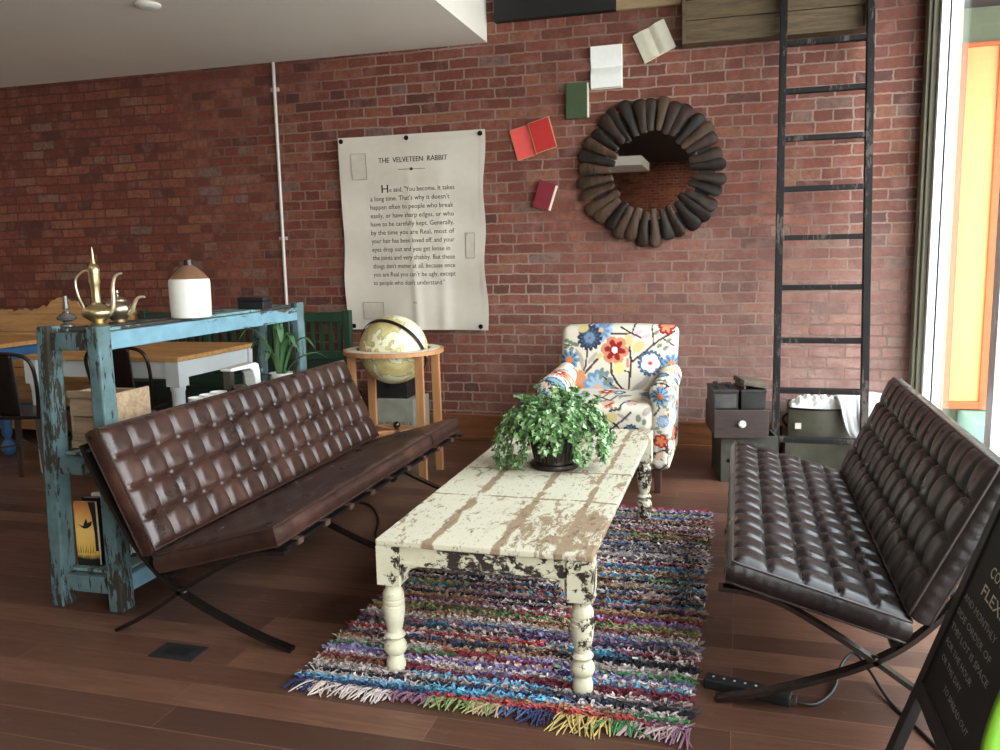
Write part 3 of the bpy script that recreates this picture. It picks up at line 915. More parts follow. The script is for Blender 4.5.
make_ivy((-0.704, 3.245, 0.447))

# ------------------------------------------------------------------ floral armchair
def paint(o, elems, uv):
    me = o.data
    n = len(me.vertices)
    co = np.empty(n * 3, dtype=np.float32); me.vertices.foreach_get('co', co); co = co.reshape(-1, 3)
    if uv.__code__.co_argcount >= 2:
        no = np.empty(n * 3, dtype=np.float32); me.vertices.foreach_get('normal', no); U, Vv = uv(co, no.reshape(-1, 3))
    else:
        U, Vv = uv(co)
    col = np.empty((n, 3), dtype=np.float32); col[:] = c3(214, 206, 190)[:3]
    def lay(mask, c):
        col[mask] = c3(*c)[:3]
    for e in elems:
        k = e[0]
        if k == 'fl':      # flower: x, y, r, petals, outer colour, inner colour, centre colour
            _, x, y, r, np_, oc, ic, cc = e
            dx, dy = U - x, Vv - y
            rr = np.hypot(dx, dy); th = np.arctan2(dy, dx)
            pet = np.abs(np.cos(th * np_ / 2 + 0.4)) ** 0.5
            lay(rr < r * (0.72 + 0.28 * pet), oc)
            if ic:
                lay(rr < r * (0.35 + 0.42 * pet ** 2), ic)
            if cc:
                lay(rr < r * 0.22, cc)
        elif k == 'star':  # flower with dark stamens
            _, x, y, r, np_, oc, ic, cc = e
            dx, dy = U - x, Vv - y
            rr = np.hypot(dx, dy); th = np.arctan2(dy, dx)
            lay(rr < r * (0.62 + 0.38 * np.abs(np.cos(th * np_ / 2))), oc)
            lay((rr < r * 0.75) & (np.abs(np.sin(th * np_ / 2)) < 0.30), ic)
            lay(rr < r * 0.33, cc)
        elif k == 'leaf':  # x, y, len, width, angle, colour
            _, x, y, ln, wd, an, c = e
            dx, dy = U - x, Vv - y
            a = dx * math.cos(an) + dy * math.sin(an); b = -dx * math.sin(an) + dy * math.cos(an)
            t = np.clip(a / ln, -1, 1)
            lay((np.abs(a) < ln) & (np.abs(b) < wd * np.sqrt(np.clip(1 - t * t, 0, 1))), c)
        elif k == 'ln':    # polyline, half width, colour
            _, pts, w, c = e
            for (x0, y0), (x1, y1) in zip(pts[:-1], pts[1:]):
                L2 = (x1 - x0) ** 2 + (y1 - y0) ** 2 + 1e-12
                t = np.clip(((U - x0) * (x1 - x0) + (Vv - y0) * (y1 - y0)) / L2, 0, 1)
                lay(np.hypot(U - x0 - t * (x1 - x0), Vv - y0 - t * (y1 - y0)) < w, c)
    set_cols(o, col)

NAVY = (50, 56, 72); SALM = (204, 138, 104); RED = (146, 36, 40); BLU = (108, 142, 170); YEL = (208, 188, 130); BRN = (70, 48, 44); LGR = (122, 132, 112); WHT = (232, 230, 226); PEA = (206, 170, 148); ORG = (206, 120, 76); BLK = (40, 40, 46)

def filler(seed, x0, x1, y0, y1, n):
    r = random.Random(seed)
    out = []
    for i in range(n):
        x = r.uniform(x0, x1); y = r.uniform(y0, y1); a = r.uniform(0, PI)
        k = i % 6
        if k == 0:
            out.append(('ln', [(x, y), (x + 0.05 * math.cos(a), y + 0.05 * math.sin(a)), (x + 0.10 * math.cos(a + 0.5), y + 0.10 * math.sin(a + 0.5))], 0.005, BRN))
        elif k in (1, 3):
            for q in range(3):
                out.append(('leaf', x + 0.022 * q * math.cos(a), y + 0.022 * q * math.sin(a), 0.014, 0.009, a + 1.0, LGR))
        elif k == 2:
            out.append(('leaf', x, y, 0.030, 0.018, a, r.choice((YEL, PEA, (172, 160, 150)))))
        elif k == 4:
            out.append(('fl', x, y, 0.036, 7, r.choice((SALM, BLU, NAVY)), r.choice((RED, (150, 170, 190))), WHT))
        else:
            out.append(('leaf', x, y, 0.034, 0.010, a, (172, 160, 150)))
    return out

def make_armchair():
    root = thing('armchair', 'armchair covered in floral print cloth standing by the brick wall', 'chair', (-0.695, 4.44, 0))
    # local: x across, y back, front at y = 0
    def place(Z, s):    # fabric print coordinates measured on the back panel
        return [(e[0],) + e[1:] for e in Z]
    R5 = 0.0055
    # back
    def backwarp(w):
        t = (w.z + 0.24) / 0.48
        return Vector((w.x * (0.985 + 0.03 * t), w.y + 0.14 * t - 0.02 * math.cos(w.x * 4) * 1.0, w.z + 0.012 * math.cos(w.x / 0.34 * PI / 2)))
    b = MB().rbox((0, 0.56, 0.610), (0.345, 0.085, 0.245), 0.042, R5, backwarp)
    bk = b.build('backrest', M_FABRIC, root, smooth=1.2, merge=True)
    def P(zx, zy):
        return (-0.335 + (zx - 190) / 752, 0.866 - (zy - 62) / 735)
    E = []
    def br(pts, w=0.0065, c=BRN):
        E.append(('ln', [P(*q) for q in pts], w, c))
    def lf(x, y, ln, wd, an, c=LGR):
        E.append(('leaf',) + P(x, y) + (ln / 750, wd / 750, an, c))
    def fl(x, y, r, n, oc, ic, cc):
        E.append(('fl',) + P(x, y) + (r / 640, n, oc, ic, cc))
    def star(x, y, r, n, oc, ic, cc):
        E.append(('star',) + P(x, y) + (r / 640, n, oc, ic, cc))
    # pale ground sprays first
    fl(360, 330, 66, 11, BLU, (158, 180, 200), PEA); fl(365, 85, 46, 9, (160, 176, 206), BLU, PEA)
    lf(270, 195, 34, 9, 2.2, (172, 160, 150)); lf(285, 235, 34, 9, 1.9, (172, 160, 150)); lf(330, 205, 32, 10, 0.9, (180, 170, 156)); lf(540, 325, 44, 13, 0.7, (172, 160, 150)); lf(570, 300, 40, 12, 1.0, (178, 166, 156)); lf(525, 100, 30, 11, 0.5, (216, 176, 190)); lf(565, 110, 26, 8, 0.3, (216, 176, 190))
    br([(500, 365), (501, 290), (505, 220), (495, 150)]); br([(505, 222), (560, 180), (620, 130), (690, 90)]); br([(600, 148), (597, 100), (590, 62)], 0.004)
    br([(492, 352), (450, 315), (420, 270), (415, 222)]); br([(492, 352), (430, 325), (385, 285)], 0.005); br([(275, 305), (300, 240), (306, 160)], 0.005); br([(278, 295), (330, 235), (352, 210)], 0.007)
    br([(410, 100), (505, 98), (545, 116)], 0.005); br([(505, 98), (515, 62)], 0.005); br([(455, 72), (505, 98)], 0.005); br([(645, 122), (690, 150)], 0.004); br([(505, 265), (470, 255)], 0.004); br([(195, 150), (235, 152), (260, 148)], 0.003)
    for x, y in ((375, 258), (398, 270), (372, 285), (408, 300), (430, 330), (395, 310)):
        lf(x, y, 13, 9, 1.1)
    for x, y in ((205, 132), (222, 138), (240, 146), (207, 160), (230, 168), (255, 150)):
        lf(x, y, 12, 8, 0.3, (112, 124, 104))
    for x, y in ((612, 95), (627, 150), (655, 160), (668, 128)):
        lf(x, y, 14, 8, 0.6)
    fl(313, 118, 50, 14, NAVY, (80, 90, 112), (170, 70, 80)); fl(313, 118, 22, 6, BLU, None, (160, 60, 70))
    fl(430, 170, 54, 6, SALM, RED, WHT); fl(590, 224, 50, 16, (74, 92, 120), BLU, None); fl(590, 224, 36, 5, WHT, None, (206, 70, 70))
    lf(492, 128, 28, 17, 1.9, YEL); lf(535, 155, 30, 22, 0.6, YEL); lf(452, 248, 26, 25, 1.2, (232, 206, 140)); lf(280, 80, 26, 16, 0.2, YEL); lf(362, 195, 14, 12, 0.2, YEL)
    star(222, 215, 42, 9, BLU, BLK, ORG); star(682, 228, 40, 9, BLU, BLK, ORG); fl(270, 290, 30, 5, SALM, None, None); fl(275, 345, 26, 6, ORG, None, None); fl(655, 66, 34, 6, RED, SALM, None); lf(490, 215, 8, 12, 0, SALM); lf(490, 235, 8, 10, 0, SALM)
    paint(bk, E, lambda co: (co[:, 0], co[:, 2]))
    # seat cushion
    s_ = MB().rbox((0, 0.255, 0.415), (0.268, 0.265, 0.078), 0.05, R5, lambda w: Vector((w.x, w.y - 0.012 * math.cos(w.x * 5), w.z + (0.022 * math.cos(w.x / 0.268 * PI / 2) * math.cos(w.y / 0.265 * PI / 2) if w.z > 0 else 0))))
    se = s_.build('seat_cushion', M_FABRIC, root, smooth=1.2, merge=True)
    def SU(co):
        return co[:, 0], co[:, 2] + np.clip(co[:, 1], 0, 1) * 0.55
    E2 = [('ln', [(-0.08, 0.60), (-0.02, 0.56), (0.03, 0.53), (0.05, 0.58)], 0.006, BRN), ('ln', [(-0.02, 0.56), (0.0, 0.62)], 0.005, BRN), ('fl', -0.15, 0.58, 0.055, 9, BLU, (160, 180, 205), PEA),
          ('leaf', 0.1, 0.60, 0.035, 0.012, 0.5, LGR), ('leaf', 0.17, 0.56, 0.035, 0.02, 0.3, YEL), ('fl', -0.105, 0.405, 0.062, 6, SALM, RED, WHT), ('leaf', 0.045, 0.42, 0.036, 0.028, 0.4, YEL), ('ln', [(0.03, 0.34), (0.06, 0.37), (0.12, 0.42), (0.15, 0.45)], 0.006, BRN), ('ln', [(0.0, 0.44), (0.01, 0.36)], 0.005, BRN),
          ('leaf', 0.19, 0.42, 0.014, 0.02, 0, LGR), ('leaf', 0.22, 0.40, 0.012, 0.018, 0, LGR), ('fl', 0.15, 0.345, 0.045, 12, NAVY, BLU, None), ('leaf', -0.2, 0.43, 0.03, 0.012, 0.9, LGR), ('fl', -0.02, 0.66, 0.05, 6, SALM, RED, WHT), ('star', 0.2, 0.66, 0.045, 9, BLU, BLK, ORG)]
    paint(se, filler(3, -0.25, 0.25, 0.34, 0.75, 30) + E2, SU)
    # front panel and body
    bd = MB().rbox((0, 0.335, 0.245), (0.285, 0.315, 0.115), 0.03, R5)
    bo = bd.build('seat_base', M_FABRIC, root, smooth=1.2, merge=True)
    E3 = [('fl', -0.14, 0.25, 0.055, 6, SALM, RED, WHT), ('ln', [(-0.02, 0.16), (0.03, 0.25), (0.08, 0.33)], 0.006, BRN), ('fl', 0.10, 0.27, 0.045, 12, NAVY, BLU, None), ('star', 0.20, 0.29, 0.045, 9, BLU, BLK, ORG), ('fl', 0.215, 0.20, 0.038, 5, RED, None, None), ('ln', [(0.1, 0.17), (0.16, 0.2), (0.2, 0.22)], 0.005, BRN), ('leaf', 0.0, 0.3, 0.03, 0.02, 0.3, YEL), ('leaf', -0.22, 0.2, 0.03, 0.014, 0.9, LGR)]
    paint(bo, filler(4, -0.27, 0.27, 0.14, 0.5, 24) + E3, lambda co: (co[:, 0], co[:, 2] + np.clip(co[:, 1] - 0.05, 0, 1) * 0.5))
    # arms: a rolled top over a panel
    for sx in (-1, 1):
        a = MB()
        a.rbox((sx * 0.305, 0.31, 0.335), (0.052, 0.315, 0.20), 0.035, R5, lambda w, sx=sx: Vector((w.x + sx * 0.012 * max(0, (w.z + 0.1)), w.y, w.z)))
        n1, n2 = 150, 84
        def roll(u, v, sx=sx):
            y = -0.006 + 0.60 * u
            e = min(1.0, math.sqrt(max(0.0, 1 - max(0, (0.035 - y) / 0.045) ** 2)))
            sag = 0.012 * math.sin(PI * u)
            an = 2 * PI * v
            return (sx * 0.305 + 0.067 * e * math.cos(an) + sx * 0.004, y, 0.548 + 0.02 * u - sag * 0.3 + 0.076 * e * math.sin(an))
        a.grid(roll, n1, n2)
        o = len(a.v)
        ring = [roll(0, j / 40) for j in range(40)]
        cc = Vector((sx * 0.309, -0.012, 0.548))
        rings = 10
        vs = [cc]
        for k in range(1, rings + 1):
            t = k / rings
            for p in ring:
                q = cc + (Vector(p) - cc) * t
                vs.append((q.x, -0.006 - 0.012 * (1 - t * t), q.z))
        fs = [(0, 1 + j, 1 + (j + 1) % 40) for j in range(40)]
        for k in range(rings - 1):
            for j in range(40):
                j2 = (j + 1) % 40
                fs.append((1 + k * 40 + j, 1 + k * 40 + 40 + j, 1 + k * 40 + 40 + j2, 1 + k * 40 + j2))
        a.add(vs, fs)
        ar = a.build('arm', M_FABRIC, root, smooth=1.2, merge=True)
        if sx < 0:
            E4 = [('star', -0.34, 0.56, 0.052, 9, BLU, BLK, ORG), ('fl', -0.29, 0.66, 0.045, 12, NAVY, BLU, None), ('leaf', -0.25, 0.60, 0.02, 0.035, 0.2, RED), ('ln', [(-0.40, 0.64), (-0.33, 0.65), (-0.27, 0.64)], 0.005, BRN), ('leaf', -0.37, 0.62, 0.02, 0.008, 0.8, LGR), ('leaf', -0.35, 0.66, 0.02, 0.008, 2.1, LGR), ('leaf', -0.28, 0.5, 0.03, 0.02, 1.4, PEA),
                  ('fl', -0.32, 0.36, 0.05, 6, SALM, RED, WHT), ('ln', [(-0.37, 0.16), (-0.33, 0.25), (-0.31, 0.33)], 0.005, BRN), ('leaf', -0.35, 0.25, 0.03, 0.016, 1.0, YEL), ('fl', -0.30, 0.80, 0.05, 6, SALM, RED, WHT), ('leaf', -0.34, 0.9, 0.04, 0.02, 1.0, YEL)]
        else:
            E4 = [('star', 0.315, 0.575, 0.055, 10, BLU, BLK, ORG), ('leaf', 0.34, 0.655, 0.022, 0.010, 0.6, LGR), ('leaf', 0.285, 0.655, 0.022, 0.010, 2.0, LGR), ('ln', [(0.25, 0.64), (0.32, 0.65), (0.38, 0.63)], 0.005, BRN), ('fl', 0.33, 0.44, 0.036, 9, BLU, (160, 180, 205), PEA), ('fl', 0.32, 0.335, 0.04, 5, RED, ORG, None), ('ln', [(0.27, 0.25), (0.32, 0.28), (0.37, 0.29)], 0.005, BRN),
                  ('leaf', 0.31, 0.25, 0.025, 0.018, 0.9, PEA), ('leaf', 0.345, 0.19, 0.014, 0.02, 0.2, LGR), ('ln', [(0.27, 0.2), (0.31, 0.17), (0.36, 0.21), (0.365, 0.30)], 0.004, BRN), ('fl', 0.30, 0.78, 0.05, 12, NAVY, BLU, None), ('leaf', 0.34, 0.88, 0.04, 0.02, 1.0, YEL)]
        paint(ar, filler(5 + sx, *((-0.42, -0.26) if sx < 0 else (0.26, 0.42)), 0.16, 0.98, 44) + E4, lambda co, no, sx=sx: (np.where(np.abs(no[:, 0]) > 0.75, sx * (0.26 + np.clip(co[:, 1], 0, 0.6) * 0.27), co[:, 0] * 1.04), co[:, 2] + 0.035 + np.where(co[:, 2] > 0.46, np.clip(co[:, 1], 0, 1) * 0.6, 0)))
    for sx in (-1, 1):
        for y in (0.06, 0.58):
            g = MB()
            g.beam((sx * 0.285, y, 0.145), (sx * 0.29, y - 0.01, 0.0), 0.046, 0.046, (0, 1, 0), 0.03, 0.03)
            g.build('leg', M_LEGDK, root, bevel=0.004)
make_armchair()

# ------------------------------------------------------------------ things on the brick wall
def text_mesh(s, size, width=None, align='CENTER'):
    cu = bpy.data.curves.new('lettering', 'FONT')
    cu.body = s; cu.size = size; cu.align_x = align
    cu.resolution_u = 2
    ob = bpy.data.objects.new('lettering', cu)
    me = bpy.data.meshes.new_from_object(ob)
    vs = [v.co.copy() for v in me.vertices]; fs = [tuple(p.vertices) for p in me.polygons]
    bpy.data.objects.remove(ob); bpy.data.curves.remove(cu); bpy.data.meshes.remove(me)
    if width and vs:
        x0 = min(v.x for v in vs); x1 = max(v.x for v in vs)
        k = width / (x1 - x0)
        off = {'CENTER': 0.5 * (x0 + x1), 'LEFT': x0}[align]
        vs = [Vector(((v.x - off) * k, v.y, 0)) for v in vs]
    return vs, fs

def make_banner():
    root = thing('canvas_banner', 'cream canvas banner printed with a long quotation, hung on the brick wall', 'banner', (-2.196, WY - 0.03, 0.785))
    W, Hh = 1.078, 1.345
    def wav(x, z, A=1.5):   # cloth ripples: depth off the wall
        t = 1 - z / Hh
        y = -0.008 * math.sin(x * 9 + 0.6 + 1.5 * t) * (0.25 + t) - 0.010 * math.exp(-((x + 0.03 - 0.06 * t) / 0.03) ** 2) * t - 0.008 * math.exp(-((x - 0.22) / 0.04) ** 2) * t
        y -= 0.006 * math.sin(z * 13 + x * 4) * abs(x) / (W / 2)
        return y * A - 0.008
    def edge(x, z):
        k = 2 * x / W
        return x - 0.016 * k * math.sin(PI * z / Hh) * abs(k) ** 4 + 0.006 * math.sin(z * 11) * abs(k) ** 6
    m = MB()
    m.grid(lambda u, v: (edge((u - .5) * W, v * Hh), wav((u - .5) * W, v * Hh), v * Hh), 90, 110)
    cl = m.build('canvas_sheet', M_CANVAS, root, smooth=1.5)
    so = cl.modifiers.new('Solidify', 'SOLIDIFY'); so.thickness = 0.002
    # hem bands
    he = MB()
    for xa, xb in ((-0.5, -0.47), (0.47, 0.5)):
        he.grid(lambda u, v: (edge((xa + (xb - xa) * u) * W, v * Hh), wav((xa + (xb - xa) * u) * W, v * Hh) - 0.0035, v * Hh), 4, 80)
    for za, zb in ((0, 0.03), (0.97, 1.0)):
        he.grid(lambda u, v: (edge((u - .5) * W, (za + (zb - za) * v) * Hh), wav((u - .5) * W, (za + (zb - za) * v) * Hh) - 0.0035, (za + (zb - za) * v) * Hh), 80, 3)
    he.build('hem', M_CANVAS, root, smooth=1.5)
    def rect(x0, x1, z0, z1):
        p = MB()
        p.grid(lambda u, v: (x0 + (x1 - x0) * u, wav(x0 + (x1 - x0) * u, z0 + (z1 - z0) * v) - 0.005, z0 + (z1 - z0) * v), 8, 12)
        pb = p.build('sewn_patch', M_PATCH, root, smooth=1)
        t = MB()
        t.tube([(a, wav(a, b) - 0.006, b) for a, b in [(x0 + (x1 - x0) * k / 8, z0) for k in range(8)] + [(x1, z0 + (z1 - z0) * k / 8) for k in range(8)] + [(x1 - (x1 - x0) * k / 8, z1) for k in range(8)] + [(x0, z1 - (z1 - z0) * k / 8) for k in range(8)]], 0.0018, 5, True)
        t.build('patch_edge', M_THREAD, pb)
    ox, oz = -2.202, 0.785
    rect(-2.64 - ox, -2.53 - ox, 1.84 - oz, 2.015 - oz)
    rect(-1.815 - ox, -1.752 - ox, 1.28 - oz, 1.45 - oz)
    rect(-2.60 - ox, -2.44 - ox, 0.86 - oz, 0.98 - oz)
    for x, z in ((-0.5, 1.0), (0.5, 1.0), (-0.02, 1.0), (-0.475, 0.0), (0.475, 0.0)):
        g = MB()
        px = x * (W - 0.06); pz = 0.025 + z * (Hh - 0.05)
        M_ = Matrix.Rotation(PI / 2, 3, 'X')
        g.lathe([(0.004, -0.005), (0.014, -0.005), (0.017, 0.0), (0.014, 0.005), (0.004, 0.005)], (px, wav(px, pz) - 0.006, pz), 16, M_)
        g.build('grommet', M_GROMMET, root, smooth=0.6)
    # printed lettering
    ink = MB()
    def line(s, xc, z, w, size, align='CENTER', bold=0.0):
        vs, fs = text_mesh(s, size, w, align)
        for k in ((0, 0), (bold, 0)) if bold else ((0, 0),):
            ink.add([(v.x + xc + k[0], wav(v.x + xc, z + v.y) - 0.0036 - 0.0004 * (k[0] > 0), z + v.y) for v in vs], fs)
    line("THE  VELVETEEN'S  RABBIT".replace("TEEN'S", "TEEN"), -2.185 - ox, 1.945 - oz, 0.505, 0.050, bold=0.002)
    ink.add([(-2.29 - ox, -0.022, 1.894 - oz), (-2.09 - ox, -0.022, 1.893 - oz), (-2.09 - ox, -0.022, 1.896 - oz), (-2.29 - ox, -0.022, 1.897 - oz)], [(0, 1, 2, 3)])
    for k in range(1):
        a = [( -2.19 - ox + 0.013 * math.cos(t * PI / 4), -0.0225, 1.8955 - oz + 0.011 * math.sin(t * PI / 4)) for t in range(8)]
        ink.add(a, [tuple(range(8))])
    L = ['e said, "You become. It takes', "a long time. That's why it doesn't", 'happen often to people who break', 'easily, or have sharp edges, or who', 'have to be carefully kept. Generally,', 'by the time you are Real, most of',
         'your hair has been loved off, and your', 'eyes drop out and you get loose in', 'the joints and very shabby. But these', "things don't matter at all, because once", "you are Real you can't be ugly, except", 'to people who don\'t understand."']
    x0 = -2.515 - ox; x1 = -1.885 - ox
    zs = [1.747, 1.688, 1.630, 1.571, 1.513, 1.454, 1.396, 1.337, 1.279, 1.220, 1.162, 1.103]
    for i, (s, z) in enumerate(zip(L, zs)):
        if i == 0:
            line('H', -2.425 - ox, z - oz - 0.004, 0.05, 0.078, 'LEFT', 0.002)
            line(s, -2.365 - ox, z - oz, x1 - (-2.365 - ox), 0.046, 'LEFT')
        else:
            line(s, x0, z - oz, (x1 - x0) * (0.98 if i not in (1, 7, 11) else (0.94, 0.93, 0.86)[(1, 7, 11).index(i)]), 0.046, 'LEFT')
    line('vt', -2.192 - ox, 0.97 - oz, 0.03, 0.03)
    ink.build('lettering', M_INK, root, normals=False)
make_banner()

# wall books
WBY = WY
def open_book(name, label, cx, cz, w, h, ang, mcov, mpL, mpR, flap=0.12, curl=0.0):
    root = thing(name, label, 'book', (cx, WBY, cz), 0, 'books fixed to the brick wall')
    root.rotation_euler = (0, ang, 0)
    c = MB()
    for s_ in (-1, 1):
        M_ = Matrix.Rotation(s_ * flap, 4, 'Z')
        c.box(0 if s_ > 0 else -w / 2 - 0.004, w / 2 + 0.004 if s_ > 0 else 0, -0.004, 0.0, -h / 2 - 0.004, h / 2 + 0.004, Matrix.Translation((0, -0.012, 0)) @ M_ @ Matrix.Identity(4))
    c.box(-0.012, 0.012, -0.014, 0.0, -h / 2, h / 2)
    c.build('cover', mcov, root)
    for s_, mp in ((-1, mpL), (1, mpR)):
        p = MB()
        def top(u, v, s_=s_):
            x = u * w / 2
            y = -0.015 - 0.020 * math.sin(min(1, u * 1.6) * PI / 2) * (1 - u * 0.35) - u * math.tan(flap) * w / 2 * -1.0 * 0 - curl * u * u
            return (s_ * x, y - abs(x) * math.tan(flap) * 0, (v - .5) * h)
        p.grid(top, 12, 6)
        p.grid(lambda u, v, s_=s_: (s_ * w / 2 * u, (1 - v) * top(u, 0)[1] + v * -0.013, -h / 2), 12, 2)
        p.grid(lambda u, v, s_=s_: (s_ * w / 2 * u, (1 - v) * top(u, 0)[1] + v * -0.013, h / 2), 12, 2)
        p.grid(lambda u, v, s_=s_: (s_ * w / 2, (1 - v) * top(1, 0)[1] + v * -0.013, (u - .5) * h), 6, 2)
        p.build('pages', mp, root, smooth=0.7, merge=True)
    return root
def closed_book(label, cx, cz, w, h, t, ang, mcov, spine=-1):
    root = thing('book', label, 'book', (cx, WBY, cz), 0, 'books fixed to the brick wall')
    root.rotation_euler = (0, ang, 0)
    c = MB()
    c.box(-w / 2, w / 2 - 0.006, -t, -t + 0.004, -h / 2, h / 2)
    c.box(-w / 2, w / 2, -0.004, 0, -h / 2, h / 2)
    c.box(spine * w / 2 - 0.002, spine * w / 2 + 0.002, -t, 0, -h / 2, h / 2)
    c.build('cover', mcov, root)
    MB().box(-w / 2 + 0.003, w / 2 + 0.002, -t + 0.004, -0.004, -h / 2 + 0.005, h / 2 - 0.005).build('pages', M_PAPER, root)
    return root
M_REDC = simple('red cloth cover', c3(196, 58, 50), 0.75, 0, 0.06, 20)
M_REDP = simple('salmon red endpaper', c3(224, 84, 78), 0.7, 0, 0.04, 20)
M_REDP2 = simple('deep red endpaper', c3(178, 36, 34), 0.7, 0, 0.04, 20)
M_MAR = simple('maroon cloth cover', c3(120, 22, 38), 0.7, 0, 0.08, 20)
M_GRC = simple('forest green cloth cover', c3(58, 74, 46), 0.75, 0, 0.08, 20)
M_CREAMP = simple('cream pages', c3(226, 220, 200), 0.85, 0, 0.04, 24)
M_GREYP = simple('shaded grey cream page', c3(206, 200, 178), 0.85, 0, 0.05, 24)
# open red book: cover boards only, seen from the inside
def red_book():
    root = thing('book', 'open red book with red inside covers, below the green book', 'book', (-1.327, WBY, 2.05), 0, 'books fixed to the brick wall')
    root.rotation_euler = (0, -0.27, 0)
    w, h = 0.285, 0.205
    c = MB()
    c.box(-w / 2, 0.0, -0.016, -0.010, -h / 2, h / 2)
    c.box(0.0, w / 2, -0.040, -0.034, -h / 2, h / 2)
    c.box(-0.006, 0.0, -0.04, -0.01, -h / 2, h / 2)
    c.box(-0.03, 0.03, -0.010, 0, -h / 3, h / 3)
    lab(c.build('cover', simple('tan red board edge', c3(206, 150, 104), 0.7), root), 'tan edges of the open red cover')
    MB().box(-w / 2 + 0.004, -0.006, -0.0185, -0.0155, -h / 2 + 0.004, h / 2 - 0.004).build('endpaper', M_REDP, root)
    MB().box(0.0, w / 2 - 0.006, -0.0425, -0.0395, -h / 2 + 0.004, h / 2 - 0.004).build('endpaper', M_REDP2, root)
    MB().box(0.004, w / 2 - 0.004, -0.034, -0.012, -h / 2 + 0.006, h / 2 - 0.006).build('pages', M_PAPER, root)
red_book()
closed_book('small closed maroon book, lowest of the books on the brick wall', -1.252, 1.68, 0.118, 0.178, 0.042, 0.32, M_MAR)
closed_book('closed dark green book on the brick wall, above the open red book', -1.03, 2.273, 0.142, 0.222, 0.04, 0.0, M_GRC)
def white_open(label, cx, cz, w, h, ang, mats, horiz):
    """open book whose spine lies across (horiz) or upright, pages bulging off the wall"""
    root = thing('book', label, 'book', (cx, WBY, cz), 0, 'books fixed to the brick wall')
    root.rotation_euler = (0, ang, 0)
    W2, H2 = (h, w) if horiz else (w, h)
    f = (lambda a, y, b: (b, y, -a)) if horiz else (lambda a, y, b: (a, y, b))
    c = MB()
    for s_ in (-1, 1):
        x0, x1 = sorted((0, s_ * (W2 / 2 + 0.004)))
        vs = [f(x, y, z) for x in (x0, x1) for y in (-0.005, 0.0) for z in (-H2 / 2 - 0.004, H2 / 2 + 0.004)]
        c.add(vs, [(0, 1, 3, 2), (4, 6, 7, 5), (0, 4, 5, 1), (2, 3, 7, 6), (0, 2, 6, 4), (1, 5, 7, 3)])
    c.build('cover', M_CREAMP, root)
    for s_, mp in ((-1, mats[0]), (1, mats[1])):
        p = MB()
        def yy(u, s_=s_):
            lift = 0.030 if s_ < 0 else 0.036
            return -0.007 - lift * math.sin(min(1.0, u * 2.0) * PI / 2) + (0.012 * u if not horiz else 0.006 * u)
        p.grid(lambda u, v: f(s_ * W2 / 2 * u, yy(u), (v - .5) * H2), 16, 6)
        for zz in (-H2 / 2, H2 / 2):
            p.grid(lambda u, v: f(s_ * W2 / 2 * u, yy(u) * (1 - v) - 0.005 * v, zz), 16, 2)
        p.grid(lambda u, v: f(s_ * W2 / 2, yy(1) * (1 - v) - 0.005 * v, (u - .5) * H2), 6, 2)
        p.build('pages', mp, root, smooth=0.7, merge=True)
    return root
white_open('open white book with its spine lying level, beside the topmost book', -0.843, 2.47, 0.196, 0.258, -0.01, (M_WHITEPAPER, M_WHITEPAPER), True)
white_open('open cream book tilted on the brick wall, topmost of the five books', -0.543, 2.602, 0.205, 0.180, -0.42, (M_GREYP, M_CREAMP), False)

# mirror with a sunburst of carved wooden lasts
def make_mirror():
    root = thing('sunburst_mirror', 'round mirror framed by a ring of dark carved wooden petals on the brick wall', 'mirror', (-0.56, WY, 1.803))
    MX = Matrix.Rotation(PI / 2, 3, 'X')
    MB().lathe([(0.30, 0.002), (0.40, 0.002), (0.40, 0.022), (0.30, 0.022)], (0, 0, 0), 48, MX).build('backing_ring', M_BLACKMATT, root, smooth=0.6)
    MB().lathe([(0.305, 0.020), (0.305, 0.026), (0.001, 0.026)], (0, 0, 0), 64, MX).build('mirror_glass', M_MIRROR, root, smooth=0.5)
    n = 33
    for k in range(n):
        a = 2 * PI * k / n + random.uniform(-0.035, 0.035)
        r0 = 0.245 + random.uniform(-0.012, 0.012); r1 = 0.468 + random.uniform(-0.022, 0.016)
        wmx = random.uniform(0.040, 0.049); dep = random.uniform(0.032, 0.046)
        tw = random.uniform(-0.5, 0.5)
        prof = [(0.0, 0.34), (0.04, 0.48), (0.15, 0.55), (0.3, 0.60), (0.45, 0.70), (0.6, 0.82), (0.74, 0.98), (0.86, 1.0), (0.94, 0.84), (0.985, 0.5), (1.0, 0.12)]
        d = Vector((math.sin(a), 0, math.cos(a))); s_ = Vector((math.cos(a), 0, -math.sin(a)))
        up = Vector((0, -1, 0))
        vs = []; fs = []; seg = 12
        for t, q in prof:
            hh = dep * (0.55 + 0.45 * (1 - abs(2 * t - 0.9)))
            cen = d * (r0 + (r1 - r0) * t) + up * (0.036 + 0.012 * (1 - t))
            for j in range(seg):
                an = 2 * PI * j / seg
                x = wmx * q * math.cos(an); y = hh * q ** 0.6 * math.sin(an) * 0.62
                vs.append(cen + s_ * (x * math.cos(tw) - y * math.sin(tw)) + up * (x * math.sin(tw) + y * math.cos(tw)))
        for i in range(len(prof) - 1):
            for j in range(seg):
                j2 = (j + 1) % seg
                fs.append((i * seg + j, i * seg + j2, i * seg + seg + j2, i * seg + seg + j))
        fs += [tuple(range(seg))[::-1], tuple((len(prof) - 1) * seg + j for j in range(seg))]
        MB().add(vs, fs).build('wooden_petal', random.choice(M_PETALS), root, smooth=0.9)
make_mirror()

